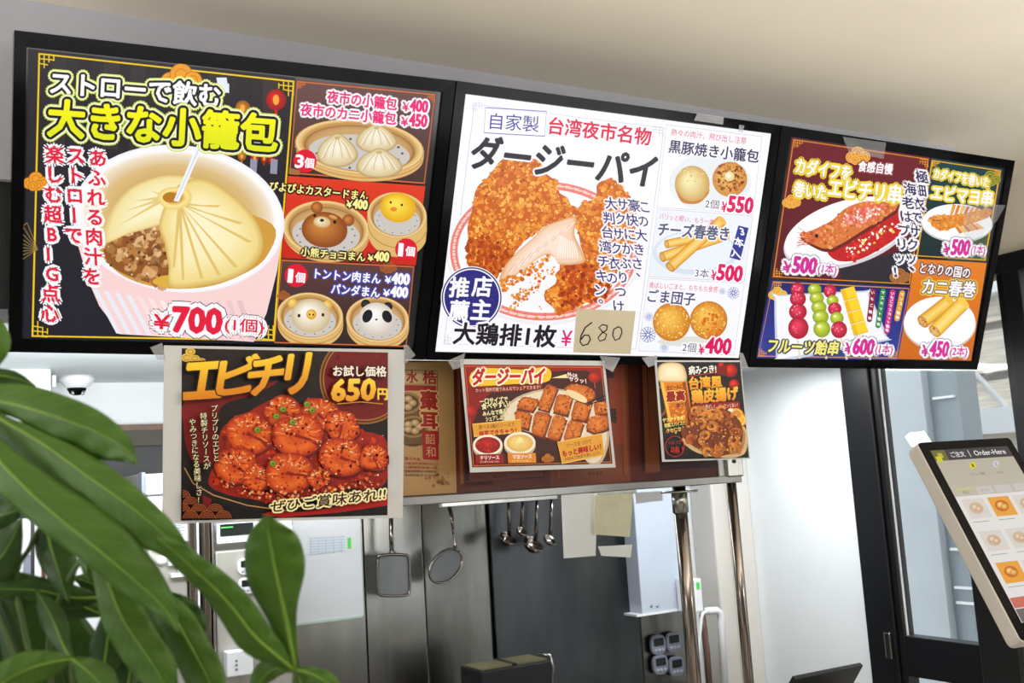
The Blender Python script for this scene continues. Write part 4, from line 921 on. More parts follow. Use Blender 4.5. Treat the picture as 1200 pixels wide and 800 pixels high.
a.text('カダイフを巻いた', 1095, 196.5, 1159.5, 207.5, 12.5, WH, .025, Hy); a.text('エビマヨ串', 1093, 216, 1163.5, 224, 17.5, WH, .025, Hy)
pr3(a, '500', '1', 1106, 280.5, 1137, 1154.5)
a.build('mayonnaise_shrimp_panel', M_scr, S3)
a = art(-.175)
a.vgrad([(1072, 303), (1156, 308), (1138, 422.5), (1050.5, 420.5)], (232, 128, 24), (206, 104, 16))
a.ell(1101, 380, 42.5, 31, (214, 196, 190), 48); a.ell(1101, 378, 42, 30.5, (255, 253, 255), 48)
roll(a, 1081, 377, 1113, 352, 16, (244, 190, 60), (206, 130, 30)); roll(a, 1095, 388, 1129, 354.5, 17, (248, 206, 80), (214, 150, 40))
for x, y in ((1081, 377), (1095, 388)): a.crumbs(ov(x, y, 4, 5), 12, .8, 1.8, [(150, 80, 30), (196, 130, 70), (230, 190, 150)], int(x))
a.text('となりの国の', 1079.5, 307.5, 1137.5, 314, 12.5, WH, .02, [(2.2, (214, 130, 110)), (1.4, (110, 60, 40))]); a.text('カニ春巻', 1083, 326, 1144.5, 330.5, 18, WH, .025, [(2.8, YH_), (1.5, (140, 110, 90))])
pr3(a, '450', '2', 1081, 399.5, 1112.5, 1134)
a.build('crab_roll_panel', M_scr, S3)

# handwritten price note taped on the middle screen
q = [(674, 361), (743, 364), (737, 414), (670, 412)]
t = thing('price_note', tp(706, 388, .007), 'beige paper note with 680 handwritten, stuck on the middle menu screen', 'note')
MB().hexa([tp(*p, .0062) for p in q], [tp(*p, .0058) for p in q]).build('paper', mat('beige note paper', (206, 194, 166), .7, var=.02), t)
a = Art(TP0, TN, -.13, z0=.0064)
a.gain = 1.6
def stroke(pts, w=1.8): a.line(smooth(pts, 4)[:-4] if len(pts) > 3 else pts, w, (24, 20, 20))
a.line([(692, 377), (684, 383), (679, 393), (678, 400), (681, 404), (687, 402.5), (690, 397), (688, 392), (683, 392), (679, 397)], 1.7, (24, 20, 20))
a.line([(710, 381), (704, 379.5), (700, 383), (704, 388), (709, 391), (707, 397), (701, 399), (699, 395), (703, 390), (709, 386), (710, 381)], 1.5, (24, 20, 20))
a.line([(723, 382), (717.5, 385), (716, 392), (719, 398), (724, 396), (727, 389), (726, 384), (723, 382)], 1.5, (24, 20, 20))
a.build('handwriting', M_print, t)

# ---------------------------------------------------------------- paper posters taped under the screens
YP = 1.868
def poster(quad, label, thick=.0006, Y=YP):
    c = atY(sum(p[0] for p in quad)/4, max(p[1] for p in quad), Y)
    t = thing('paper_poster', c, label, 'poster', 'paper posters taped under the screens')
    MB().hexa([atY(*p, Y) for p in quad], [atY(*p, Y)+Vector((0, thick, 0)) for p in quad]).build('sheet', M_paper, t)
    return t, Art((0, Y, 0), (0, -1, 0), slope=0, gain=1.05)
# left poster
t, a = poster([(192, 404.5), (474.6, 409.6), (472, 606.5), (190, 613.5)], 'large chilli shrimp poster with gold headline and 650 yen price, hanging lowest at left')
PX0, PX1 = 213, 454.4; a.clip = [(213, 408), (454.6, 413), (454, 603.5), (212, 610)]
a.vgrad([(213, 408), (454.6, 413), (454, 603.5), (212, 610)], (34, 24, 20), (16, 10, 9))
R = random.Random(3)
for k in range(26): x = R.uniform(215, 430); y = R.uniform(410, 470); a.line([(x, y), (x+R.uniform(8, 22), y+R.uniform(-3, 1))], R.uniform(.4, 1.2), (50, 36, 28))
a.poly(smooth([(214, 474), (236, 462), (300, 452), (326, 446), (300, 462), (262, 474), (254, 500), (252, 560), (246, 592), (238, 600), (236, 560), (220, 530), (215, 500)], 4), (122, 18, 16))
a.poly([(306, 603), (330, 594), (400, 588), (448, 578), (454, 582), (454, 592), (400, 600), (330, 606)], (176, 20, 16))
def clampp(pts): return [(min(max(x, PX0), 454.3), max(y, 412.5+(x-454)*.02)) for x, y in pts]
for r, c in ((53, (150, 96, 36)), (51, (92, 40, 20)), (49, (166, 110, 44)), (47.5, (112, 18, 16))):
    a.poly(clampp(ov(427, 444, r, r, 64)), c)
a.crumbs(clampp(ov(427, 444, 46, 46)), 60, 1, 3, [(124, 22, 18), (98, 14, 14)], 4)
for x, y, r in ((219, 419, 7), (228, 420, 6), (236, 423, 5), (223, 412, 6)):
    x = max(x, 219); a.ell(x, y, r, r*.7, (226, 186, 76)); a.ring(x, y, r*.6, r*.45, .6, (150, 100, 30), 16)
# pan and heap
a.poly(smooth([(214, 540), (224, 570), (262, 590), (320, 600), (380, 596), (452, 578), (454, 560), (454, 530), (340, 560)], 4)[:], (26, 18, 15))
a.line([(216, 548), (226, 566), (250, 580), (290, 592), (340, 599)], 1.2, (196, 150, 96))
heap = smooth([(244, 566), (252, 540), (258, 506), (272, 492), (292, 482), (306, 474), (326, 466), (344, 474), (366, 472), (386, 470), (398, 480), (414, 490), (424, 504), (440, 508), (453, 518), (453.5, 560), (440, 572), (410, 572), (370, 580), (330, 590), (290, 584), (262, 578)], 4)
a.poly(heap, (150, 26, 8))
a.crumbs(heap, 420, 1.2, 4.6, [(176, 34, 8), (136, 18, 6), (206, 60, 14), (166, 26, 8), (112, 14, 6)], 6)
def prawn(x, y, r, sd, rot=0, k=.85):
    R = random.Random(sd); o = ov(x, y, r, r*k, 24, rot); o = smooth([(px+R.uniform(-1.8, 1.8), py+R.uniform(-1.8, 1.8)) for px, py in o[::2]], 3)
    a.poly([(px+1, py+2.5) for px, py in o], (96, 14, 4))
    a.radial(o, [(0, (150, 32, 6)), (.16, (204, 70, 14)), (.42, (228, 106, 30)), (.8, (206, 74, 18))], (x-.1*r, y+.1*r*k))
    a0 = rad(rot)+R.uniform(.2, 1.2); cr, sr = cos(rad(rot)), sin(rad(rot))
    def pol(th, q): return (x+r*q*cos(th), y+r*q*k*sin(th))
    curl = [pol(a0, .02), pol(a0+.08, .25), pol(a0+.05, .5), pol(a0-.06, .75), pol(a0, 1.0)]
    a.poly([pol(a0-.3, .12), pol(a0-.12, .5), pol(a0-.16, 1.02), pol(a0+.2, 1.02), pol(a0+.1, .55), pol(a0+.5, .2), pol(a0+2.2, .16), pol(a0+3.6, .14)], (140, 24, 6))
    for j in range(7):
        th = a0+2.6+j*.55; a.line([pol(th, .45), pol(th+.1, .7), pol(th+.05, .95)], .9, (176, 46, 10)); a.line([pol(th+.2, .5), pol(th+.28, .72), pol(th+.24, .9)], 1.3, (240, 138, 56))
    a.crumbs(o, int(r*2.6), .7, 2.4, [(168, 30, 6), (190, 50, 10), (150, 22, 6), (226, 110, 40)], sd)
    for j in range(int(r*.5)):
        th = R.uniform(3.4, 5.8); q = R.uniform(.35, .85); p = pol(th, q); a.line([p, (p[0]+R.uniform(1, 3.5), p[1]-R.uniform(-.5, 1))], R.uniform(.5, 1.4), (255, 222, 178))
for q in ((292, 508, 29, 1, 10), (330, 482, 22, 2, 0), (374, 486, 24, 3, 20), (400, 500, 22, 4, 40), (275, 546, 25, 5, -10), (300, 560, 17, 6, 0), (348, 510, 30, 7, 5), (400, 536, 27, 8, 10), (338, 554, 29, 9, -5), (436, 536, 18, 10, 0), (372, 560, 14, 12, 0)): prawn(*q)
a.crumbs(smooth([(258, 560), (300, 574), (360, 574), (430, 560), (440, 572), (400, 574), (330, 588), (270, 576)], 3), 150, .7, 2.6, [(206, 70, 20), (232, 116, 50), (166, 26, 8), (255, 190, 130)], 14)
a.crumbs(heap, 90, .4, 1.1, [(255, 226, 190), (255, 200, 150)], 16)
for x, y in ((364, 481), (358, 474), (318, 543), (341, 495), (322, 488), (330, 480), (300, 504)): a.ball(x, y, 4, 3.4, (70, 104, 20), (150, 190, 60)); a.ell(x, y, 1.5, 1.2, (52, 84, 16), 10)
def waves(x0, x1, y0, y1):
    for j in range(4):
        for i in range(8):
            cx, cy = x0+i*19-(j % 2)*9.5, y1-2-(3-j)*8
            if cx > x1-j*0-(3-j)*16: continue
            for r in (9.4, 7, 4.6, 2.2):
                pts = [(min(max(px, x0), x1+10), min(py, y1)) for px, py in ov(cx, cy, r, r*.95, 18, 0, pi, 2*pi)]
                a.poly(pts, (160, 78, 22)); pts = [(min(max(px, x0), x1+10), min(py, y1)) for px, py in ov(cx, cy, r-1, (r-1)*.95, 18, 0, pi, 2*pi)]; a.poly(pts, (56, 22, 14))
waves(212.5, 268, 575, 609)
GO = [(250, 206, 50), (214, 128, 20)]
for ch, x0, y0, x1, y1, h in (('エ', 216, 428, 262, 425, 40), ('ビ', 258, 422, 303, 416, 42), ('チ', 293, 422, 333, 418, 42), ('リ', 337, 417, 362, 415, 45)):
    a.text(ch, x0, y0, x1, y1, h, GO, .035, [(1.6, (50, 26, 10))], slope=-.16)
a.text('お試し価格', 388, 429.5, 450, 430, 12, (244, 238, 224), .025, [(1.2, (70, 10, 10))]); a.text('650', 388, 446, 437.5, 445, 24, [(255, 214, 70), (226, 150, 30)], .045, [(1.6, (80, 10, 6))], slope=-.08); a.text('円', 440, 456, 451, 456.5, 12.5, (246, 206, 76), .04)
a.line([(392, 474), (420, 471.5), (446, 474)], 1.1, (206, 140, 40))
CW = (248, 238, 190)
for s_, x0, y0, x1, y1 in (('プリプリのエビと', 249, 479, 251.5, 537), ('特製チリソースが', 236.5, 488, 240.5, 546), ('やみつきになる美味しさ!', 223.5, 495, 232, 585)): a.vtext(s_, x0, y0, x1, y1, 8.6, CW, .012, [(.9, (40, 12, 8))], lean=-.04)
a.text('ぜひご賞味あれ!!', 315, 587, 449, 571, 14, (60, 16, 10), .02, [(1.9, (250, 236, 180))], slope=-.1)
a.build('print', M_print, t)
# middle poster
t, a = poster([(539, 420.5), (708.5, 422.8), (721.5, 547.5), (551, 553.5)], 'white-bordered cut fried chicken poster hanging under the middle screen', Y=YP+.004)
a.slope = .09; a.clip = [(543, 426.8), (706, 428.4), (717.8, 543), (553.3, 547.5)]
a.vgrad([(543, 426.8), (706, 428.4), (717.8, 543), (553.3, 547.5)], (150, 24, 16), (122, 16, 14))
a.poly(smooth([(596, 446), (640, 436), (704, 440), (712, 500), (716, 541), (560, 545), (560, 480)], 3), (66, 24, 14))
a.line([(545, 429), (704.5, 430.4), (715.8, 541), (555, 545.5)], .8, (206, 110, 40), True)
a.poly(smooth([(552, 437), (570, 431), (610, 433), (640, 430.5), (646, 440), (638, 448), (600, 450), (570, 452), (552, 451)], 3), (246, 196, 40))
a.text('ダージーパイ', 555, 432, 638.5, 430.5, 19, (196, 20, 16), .045, [(1.9, (255, 246, 226))], slope=-.1)
a.poly([(553, 454), (635, 449.5), (636, 456.5), (554.5, 461)], (130, 16, 14)); a.text('カット提供可能でみんなでシェアできます！', 557, 455, 633, 451, 4.6, (250, 226, 190), .015)
plate = smooth([(604, 466), (588, 492), (622, 507), (672, 523), (690, 543), (706, 540), (714, 506), (700, 470), (650, 455)], 4)
a.poly(plate, (196, 176, 146)); a.poly([mix(p, (655, 495), .05) for p in plate], (232, 218, 196))
CK = [(206, 106, 30), (178, 76, 18), (222, 132, 48), (150, 58, 14), (236, 152, 66)]
def piece(q, sd, side=True):
    a.poly([(x+.8, y+2.4) for x, y in q], (104, 40, 12)); n = len(q); o = []
    for k in range(n): o += [mix(q[k], q[k-1], .14), mix(q[k], q[(k+1) % n], .14)]
    a.radial(o, [(0, (150, 62, 16)), (.16, (198, 98, 28)), (.7, (222, 128, 46))]); a.crumbs(o, 46, .7, 1.9, CK, sd)
PR = [((612, 464), (633, 468), (624, 482), (604, 478)), ((640, 449), (654, 454), (643, 482), (629, 478)), ((653, 461), (671, 465), (665, 487), (647, 482)), ((674, 468), (694, 470), (687, 494), (668, 489)),
    ((603, 480), (623, 484), (619, 503), (604, 499)), ((627, 481), (646, 485), (637, 513), (622, 508)), ((649, 485), (664, 490), (655, 517), (640, 513)), ((667, 491), (684, 495), (678, 514), (659, 516)), ((695, 472), (712, 470), (713, 484), (697, 486)), ((690, 488), (712, 486), (713, 502), (697, 508), (686, 503))]
for i, q in enumerate(PR): piece(list(q), i)
piece([(661, 454), (670, 449), (688, 452), (697, 459), (697, 466), (688, 473), (676, 468), (665, 462)], 20); a.poly(smooth([(663, 457), (672, 458), (686, 466), (686, 472), (676, 469), (665, 463)], 3), (246, 216, 166))
a.line([(708, 464), (688, 472)], 1.6, (30, 16, 12)); a.line([(709, 468), (690, 473.5)], 1.4, (30, 16, 12))
for x, y, r in ((696, 442, 8), (550, 482, 9)): a.ball(x, y, r, r*.85, (130, 14, 10), (206, 40, 20)); a.line([(x, y+r*.8), (x+1, y+r*1.6)], 1.2, (206, 60, 30))
a.poly([(646, 443), (664, 438), (668, 443)], (250, 226, 170)); a.text('外は', 664, 436, 676, 438, 5, WH, .03, [(.8, (120, 30, 10))]); a.text('サクッ！', 666, 441, 686, 444, 5.4, WH, .03, [(.8, (120, 30, 10))])
CR = (255, 240, 190)
for tx, x0, y0, x1, y1, h in (('一口サイズで', 561.5, 467, 594, 464, 7), ('食べやすい！', 563.5, 473, 597, 469.5, 7), ('みんなで楽しく', 565, 482, 597, 478, 5.6), ('シェアしよう♪', 568.5, 488.5, 594, 485, 5.4)): a.text(tx, x0, y0, x1, y1, h, CR, .03)
a.poly([(553, 497), (609, 491.5), (610.5, 506), (555, 511.5)], (226, 160, 50)); a.line([(553, 497), (609, 491.5), (610.5, 506), (555, 511.5)], .7, (250, 210, 110), True)
a.text('選べる2種のソースで', 560, 498, 602, 494.5, 5, (70, 20, 10), .02); a.text('味変できちゃう！', 561, 505, 604, 501, 6, (180, 16, 16), .04)
for x, y, r, c0, c1 in ((571, 521.5, 17.5, (130, 14, 10), (196, 30, 20)), (608.5, 519, 18.5, (226, 180, 90), (250, 224, 150))):
    a.ell(x, y+3, r, r*.72, (196, 180, 156)); a.ell(x, y, r, r*.7, (244, 236, 220)); a.ball(x, y, r*.84, r*.55, c0, c1)
a.crumbs(ov(571, 521.5, 13, 8), 40, .5, 1.4, [(226, 60, 40), (150, 16, 10)], 3)
for k in range(3): a.ring(608.5, 518.5, 11-k*3.5, 7-k*2.3, .9, (236, 196, 110), 20)
a.poly(smooth([(604, 518), (609, 512), (613, 518)], 3), (252, 234, 170))
for x0, x1, y, c, tx in ((556, 589, 532.5, (150, 16, 14), 'チリソース'), (594, 627, 531.5, (226, 140, 30), 'マヨソース')):
    a.poly([(x0, y), (x1, y-1), (x1+.8, y+10.5), (x0+1, y+11)], c); a.text(tx, x0+6, y+1.8, x1-5, y+1, 4.4, WH, .03)
a.text('ピリ辛でやみつき！', 562, 540, 584, 539.5, 2.4, CR, .01); a.text('まろやかでコク深い！', 599, 539, 621, 538.6, 2.4, CR, .01)
a.poly([(652.5, 518), (704.5, 508), (707.5, 533), (658, 543)], (226, 160, 50)); a.line([(652.5, 518), (704.5, 508), (707.5, 533), (658, 543)], .7, (250, 210, 110), True)
a.text('ソースをつけて', 663, 519.5, 692, 514.5, 5, (70, 20, 10), .02); a.text('もっと美味しい！', 658, 528, 703, 519, 7.4, (180, 16, 16), .045); a.text('お好みで味変を楽しんで♪', 661, 536, 702, 528, 4, (70, 20, 10), .015)
cloud(a, 641, 536, 7, (206, 130, 40), (150, 80, 20))
a.build('print', M_print, t)
# right poster
t, a = poster([(767, 422), (868, 422), (879, 537.5), (776, 541)], 'narrow black poster with a beer mug and fried chicken skin, rightmost of the posters')
a.slope = .07; a.clip = [(769.6, 424), (867, 424.2), (877.5, 536), (779, 538.5)]
a.vgrad([(769.6, 424), (867, 424.2), (877.5, 536), (779, 538.5)], (34, 28, 32), (22, 18, 20))
for x, y, r in ((856, 434, 8), (864, 450, 6), (845, 428, 4)):
    a.ball(min(x, 860), y, r, r, (130, 10, 8), (226, 50, 20))
a.poly([(838, 430), (852, 427), (852, 440), (836, 438)], (130, 16, 14))
# mug
a.ring(774, 470, 9, 18, 3, (130, 78, 20), 28)
a.vgrad([(772, 440), (804, 440), (812, 494), (783, 496)], (232, 140, 20), (196, 92, 10)); a.poly([(773, 446), (777, 446), (787, 494), (784, 494)], (250, 190, 70)); a.poly([(799, 446), (803, 446), (810, 490), (806, 492)], (150, 70, 8))
a.crumbs([(776, 462), (803, 462), (808, 490), (782, 492)], 40, .6, 1.6, [(252, 196, 80), (226, 150, 40)], 6)
fo = smooth([(771, 446), (770.5, 432), (776, 426), (788, 424.4), (798, 426.5), (803, 433), (804, 446), (790, 448)], 4)
a.radial(fo, [(0, (196, 160, 104)), (.2, (236, 214, 170)), (.7, (250, 238, 210))])
a.text('生ビールに', 781, 452, 799, 450, 5, (70, 24, 10), .03); a.text('最高', 780.5, 459, 801.5, 457, 12, (150, 18, 14), .05, [(.8, (252, 214, 120))]); a.text('合う！', 792, 472.5, 803, 471, 5, (70, 24, 10), .03)
a.text('病みつき!', 806.5, 429, 838.5, 427, 10, (250, 246, 240), .03); a.line([(808, 441), (836, 436.5)], .9, (206, 40, 20))
GO2 = [(252, 196, 60), (226, 140, 24)]
a.text('台湾風', 807, 442, 845, 440, 14.5, GO2, .04, [(1, (60, 30, 8))]); a.text('鶏皮揚げ', 810, 457.5, 864, 452.5, 15.5, GO2, .045, [(1, (60, 30, 8))])
a.poly([(810, 474), (866, 470), (867, 478), (812, 481)], (150, 18, 16)); a.text('カリッと香ばしく、ジュワッと旨い！', 814, 475, 864, 472, 4.6, (255, 236, 210), .02)
for i, tx in enumerate(('ザクザク食感！', '特製スパイスが', 'クセになる！')): a.text(tx, 776+i*2.2, 490+i*6.2, 802+i*1, 486.5+i*6.2, 5, (246, 226, 110), .03)
a.line([(779, 507), (801, 502)], .8, (196, 30, 20)); a.ell(791.5, 507, 1, 1, (250, 220, 100), 8)
a.poly(smooth([(800, 512), (806, 524), (824, 533), (850, 536.2), (868, 534), (875, 524), (872, 500), (840, 500)], 3), (214, 178, 130)); a.poly(smooth([(803, 512), (810, 522), (826, 530), (850, 533), (866, 530), (872, 520), (870, 502), (840, 502)], 3), (176, 130, 80))
for x, y in ((862, 486), (866, 492)): a.ball(x, y, 9, 8, (232, 150, 10), (255, 200, 60)); a.ring(x, y, 7, 6, .8, (255, 230, 150), 20)
a.ball(856, 484, 5, 6, (230, 200, 150), (250, 240, 220))
skin = smooth([(797, 508), (806, 494), (812, 482), (828, 479), (846, 479), (858, 484), (868, 496), (870, 512), (864, 526), (846, 534), (828, 530), (812, 522)], 3)
a.poly(skin, (120, 52, 14)); R = random.Random(8); k = 0
while k < 46:
    x, y = R.uniform(798, 870), R.uniform(480, 533)
    if not inside((x, y), skin): continue
    k += 1; r = R.uniform(3.2, 5.6); a0 = R.uniform(0, 6.28); c = R.choice([(206, 120, 40), (186, 96, 26), (222, 142, 60), (160, 76, 20)])
    a.line(ov(x, y, r, r*.8, 9, R.uniform(0, 180), a0, a0+3.8), r*.8, mix(c, (90, 40, 10), .25)); a.line(ov(x-.4, y-.5, r, r*.8, 9, R.uniform(0, 180), a0, a0+3.4), r*.5, c)
a.crumbs(skin, 130, .4, 1.3, [(236, 166, 80), (250, 200, 120), (130, 56, 14)], 9)
a.ring(789.5, 523, 11.5, 12.5, 1, (176, 36, 28), 30); a.text('やみつき', 781.5, 517, 797, 515.5, 4.6, (176, 36, 28), .02); a.text('味！', 785, 523.5, 799, 522.5, 8, (176, 36, 28), .03)
a.build('print', M_print, t)

# clear tape
for i, (q, l) in enumerate(((((176, 407), (190, 401.5), (194, 421), (184, 421)), 'clear tape at the top left corner of the chilli shrimp poster'), (((473, 404), (478, 404), (487, 416), (474, 427)), 'clear tape at the top right corner of the chilli shrimp poster'),
    (((524.5, 422.5), (545, 413.5), (542, 430), (531, 433)), 'clear tape at the top left corner of the cut chicken poster'), (((703, 417), (727, 419), (718, 436), (708, 430)), 'clear tape at the top right corner of the cut chicken poster'),
    (((752, 419), (770, 416), (770, 427), (760, 430)), 'clear tape at the top left corner of the beer mug poster'), (((866, 412), (871, 414), (877, 431), (868, 432)), 'clear tape at the top right corner of the beer mug poster'))):
    tag(MB().hexa([atY(x, y, YP-.002) for x, y in q], [atY(x, y, YP-.0016) for x, y in q]).build('tape_strip', M_tape), l, 'tape', 'tape strips on the posters')
for q, m, l in ((((815, 132.5), (846, 137), (845, 146), (811, 141)), M_tape, 'wide clear tape on the top edge of the middle menu screen'), (((864, 146), (870, 147), (868, 155), (863, 154)), M_tape, 'narrow clear tape on the top edge of the middle menu screen'), (((985, 160), (1036, 167), (1033, 186), (992, 178)), M_film, 'clear film stuck on the top edge of the rightmost menu screen'), (((1126, 238), (1176, 240), (1166, 258), (1140, 284), (1128, 280)), M_film, 'clear film corner on the right side of the rightmost menu screen')):
    pts = [tp(*p, .0066) for p in q]
    tag(MB().prism(pts, TN*.0004).build('tape_strip', m), l, 'tape', 'tape strips on the screens')

# ---------------------------------------------------------------- order kiosk
KX, KU, KT = Vector((.99572, -.09247, 0)), Vector((.04291, .46203, .88583)), Vector((1.66943, 1.37059, 1.7239)); KN = KX.cross(KU).normalized()
KW, KL = .25, .4005
def kp(u, v, z=0): return KT+KX*u-KU*v+KN*z
M_kb = mat('warm white kiosk plastic', (222, 218, 212), .45, var=.02)
t = thing('order_kiosk', (kp(.12, .2).x+.02, 1.3, 0), 'self-order kiosk with tilted touch screen on a black stand by the glass door', 'order kiosk')
def rrect(w0, w1, v0, v1, r, z):
    o = []
    for (cu, cv, a0) in ((w1-r, v1-r, 0), (w0+r, v1-r, 90), (w0+r, v0+r, 180), (w1-r, v0+r, 270)):
        for i in range(5): an = rad(a0+i*22.5); o.append(kp(cu+r*cos(an), cv+r*sin(an), z))
    return o
MB().prism(rrect(-.002, KW+.002, -.002, KL+.003, .012, -.032), KN*.032).build('body', M_kb, t, .003)
MB().prism(rrect(0, KW, 0, KL, .008, -.001), KN*.0025).build('bezel', M_bezel, t)
sc = MB().prism([kp(.02, .019, .0016), kp(KW-.02, .019, .0016), kp(KW-.02, KL-.03, .0016), kp(.02, KL-.03, .0016)], KN*.0003).build('touch_screen', M_scr_off, t)
def pz(u, v):
    d = kp(u, v)-CAM; k = d.dot(FWD); return (600+FPX*d.dot(RGT)/k, 400-FPX*d.dot(UPV)/k)
a = Art(kp(0, 0), KN, slope=.5, z0=.0021)
su = lambda u, v: pz(.02+u*(KW-.04), .019+v*(KL-.049))
def kq(u0, v0, u1, v1): return [su(u0, v0), su(u1, v0), su(u1, v1), su(u0, v1)]
a.vgrad(kq(0, 0, 1, 1), (186, 178, 158), (222, 216, 208)); a.poly(kq(0, 0, 1, .068), (66, 58, 62)); a.poly(kq(0, .002, .17, .066), (110, 108, 50)); a.poly(kq(.06, .02, .12, .05), (190, 180, 80)); a.poly(kq(.02, .04, .09, .075), (220, 206, 20))
def kt(tx, u0, v0, u1, h, c, b=.02):
    p, q = su(u0, v0), su(u1, v0); r = su(u0, v0+h); a.text(tx, p[0], p[1], q[0], q[1], r[1]-p[1], c, b, slope=(r[0]-p[0])/(r[1]-p[1]))
kt('ご注文', .22, .017, .40, .034, (226, 222, 224)); kt('|', .455, .012, .462, .044, (200, 196, 198)); kt('Order-Here', .52, .017, .93, .032, (236, 232, 234), .015)
for u, c in ((.42, (222, 214, 30)), (.72, (206, 204, 214))): p = su(u, .11); a.ell(p[0], p[1], 4, 4, c, 18); kt('1' if u < .5 else '2', u-.012, .10, u+.012, .02, (90, 84, 60))
kt('メニュー選択', .33, .155, .52, .016, (110, 100, 90)); kt('お会計', .66, .155, .76, .016, (140, 130, 120))
a.poly(kq(.06, .245, .27, .25), (222, 214, 20))
for u in (.30, .54, .78): a.poly(kq(u, .24, u+.2, .285), (206, 198, 192))
a.poly(kq(0, .29, 1, .93), (232, 228, 224)); kt('点心', .12, .258, .2, .018, (110, 100, 90)); kt('セット', .35, .256, .45, .016, (130, 120, 110))
R = random.Random(5)
for j, v in enumerate((.31, .50, .68)):
    for i, u in enumerate((.05, .37, .69)):
        hot = (i == 1 and j == 0) or (j == 2 and i == 0)
        a.poly(kq(u, v, u+.27, v+.115), (236, 164, 60) if hot else (222, 214, 204)); p = su(u+.13, v+.055)
        a.ell(p[0], p[1], 8.5, 6.5, (206, 110, 30) if hot else (206, 186, 160), 20, 20); a.ball(p[0]-2, p[1]-1, 4, 3.6, (226, 150, 60) if hot else (206, 160, 120), (250, 214, 140) if hot else (240, 220, 196)); a.ball(p[0]+3, p[1]+1, 4, 3.4, (214, 130, 40) if hot else (200, 150, 110), (246, 200, 110) if hot else (236, 214, 190))
        a.line([su(u, v+.135), su(u+.2, v+.135)], .9, (170, 164, 158))
a.poly(kq(0, .87, 1, .925), (206, 110, 96)); a.poly(kq(0, .93, 1, 1), (110, 104, 102)); a.poly(kq(.3, .94, .8, .985), (232, 230, 228))
a.build('order_menu', attr_mat('kiosk screen picture', .9), sc)
x0 = atY(1143, 735, 1.34).x; zk = atY(1138, 668, 1.34).z
MB().span((x0, 1.25, .03), (x0+.2, 1.34, zk)).hexa([(x0+.03, 1.25, zk-.02), (x0+.17, 1.25, zk-.02), (x0+.17, 1.33, zk-.02), (x0+.03, 1.33, zk-.02)], [(x0+.03, 1.25, zk+.05), (x0+.17, 1.25, zk+.05), (x0+.17, 1.33, zk+.03), (x0+.03, 1.33, zk+.03)]).build('stand', M_black, t, .006)
MB().span((x0-.08, 1.12, 0), (x0+.28, 1.5, .03)).build('base_plate', M_black, t, .006)
lm = MB().hexa([kp(.004, -.003, -.004), kp(.04, -.003, -.004), kp(.036, -.028, -.004), kp(0, -.028, -.004)], [kp(.004, -.003, -.022), kp(.04, -.003, -.022), kp(.036, -.028, -.022), kp(0, -.028, -.022)]).build('status_lamp', emit_mat('status lamp white', (240, 255, 246), .9), t, .002)
MB().hexa([kp(.038, -.002, -.003), kp(.042, -.002, -.003), kp(.038, -.029, -.003), kp(.0345, -.029, -.003)], [kp(.038, -.002, -.023), kp(.042, -.002, -.023), kp(.038, -.029, -.023), kp(.0345, -.029, -.023)]).build('lamp_edge', emit_mat('status lamp green', (60, 220, 150), .9), lm)
# register display on the counter
A_, B_ = atY(932, 797, 2.18), atY(1012, 778.5, 2.18); zt = (A_.z+B_.z)/2
t = thing('register_display', ((A_.x+B_.x)/2, 2.3, 1.0), 'black register tablet seen from behind at the counter, bottom of the white wall', 'register')
dv = Vector((0, .62, -.78)).normalized(); L = (zt-1.012)/.78*.98
nn = Vector((0, .78, .62))*.014
q = [Vector((A_.x, 2.18, zt)), Vector((B_.x, 2.18, zt))]; q += [q[1]+dv*L, q[0]+dv*L]
MB().hexa(q, [p+nn for p in q]).build('tablet', M_black, t, .003)
mid = (q[0]+q[1]+q[2]+q[3])/4
MB().span((mid.x-.05, mid.y+.0, 1.0), (mid.x+.05, mid.y+.16, 1.012)).build('base', M_black, t, .003)
MB().hexa([q[3]+Vector((.03, 0, 0)), q[2]-Vector((.03, 0, 0)), q[2]-Vector((.03, .03, 0)), q[3]+Vector((.03, -.03, 0))], [(p.x, p.y, 1.0) for p in (q[3]+Vector((.03, 0, 0)), q[2]-Vector((.03, 0, 0)), q[2]-Vector((.03, .03, 0)), q[3]+Vector((.03, -.03, 0)))]).build('foot', M_black, t)

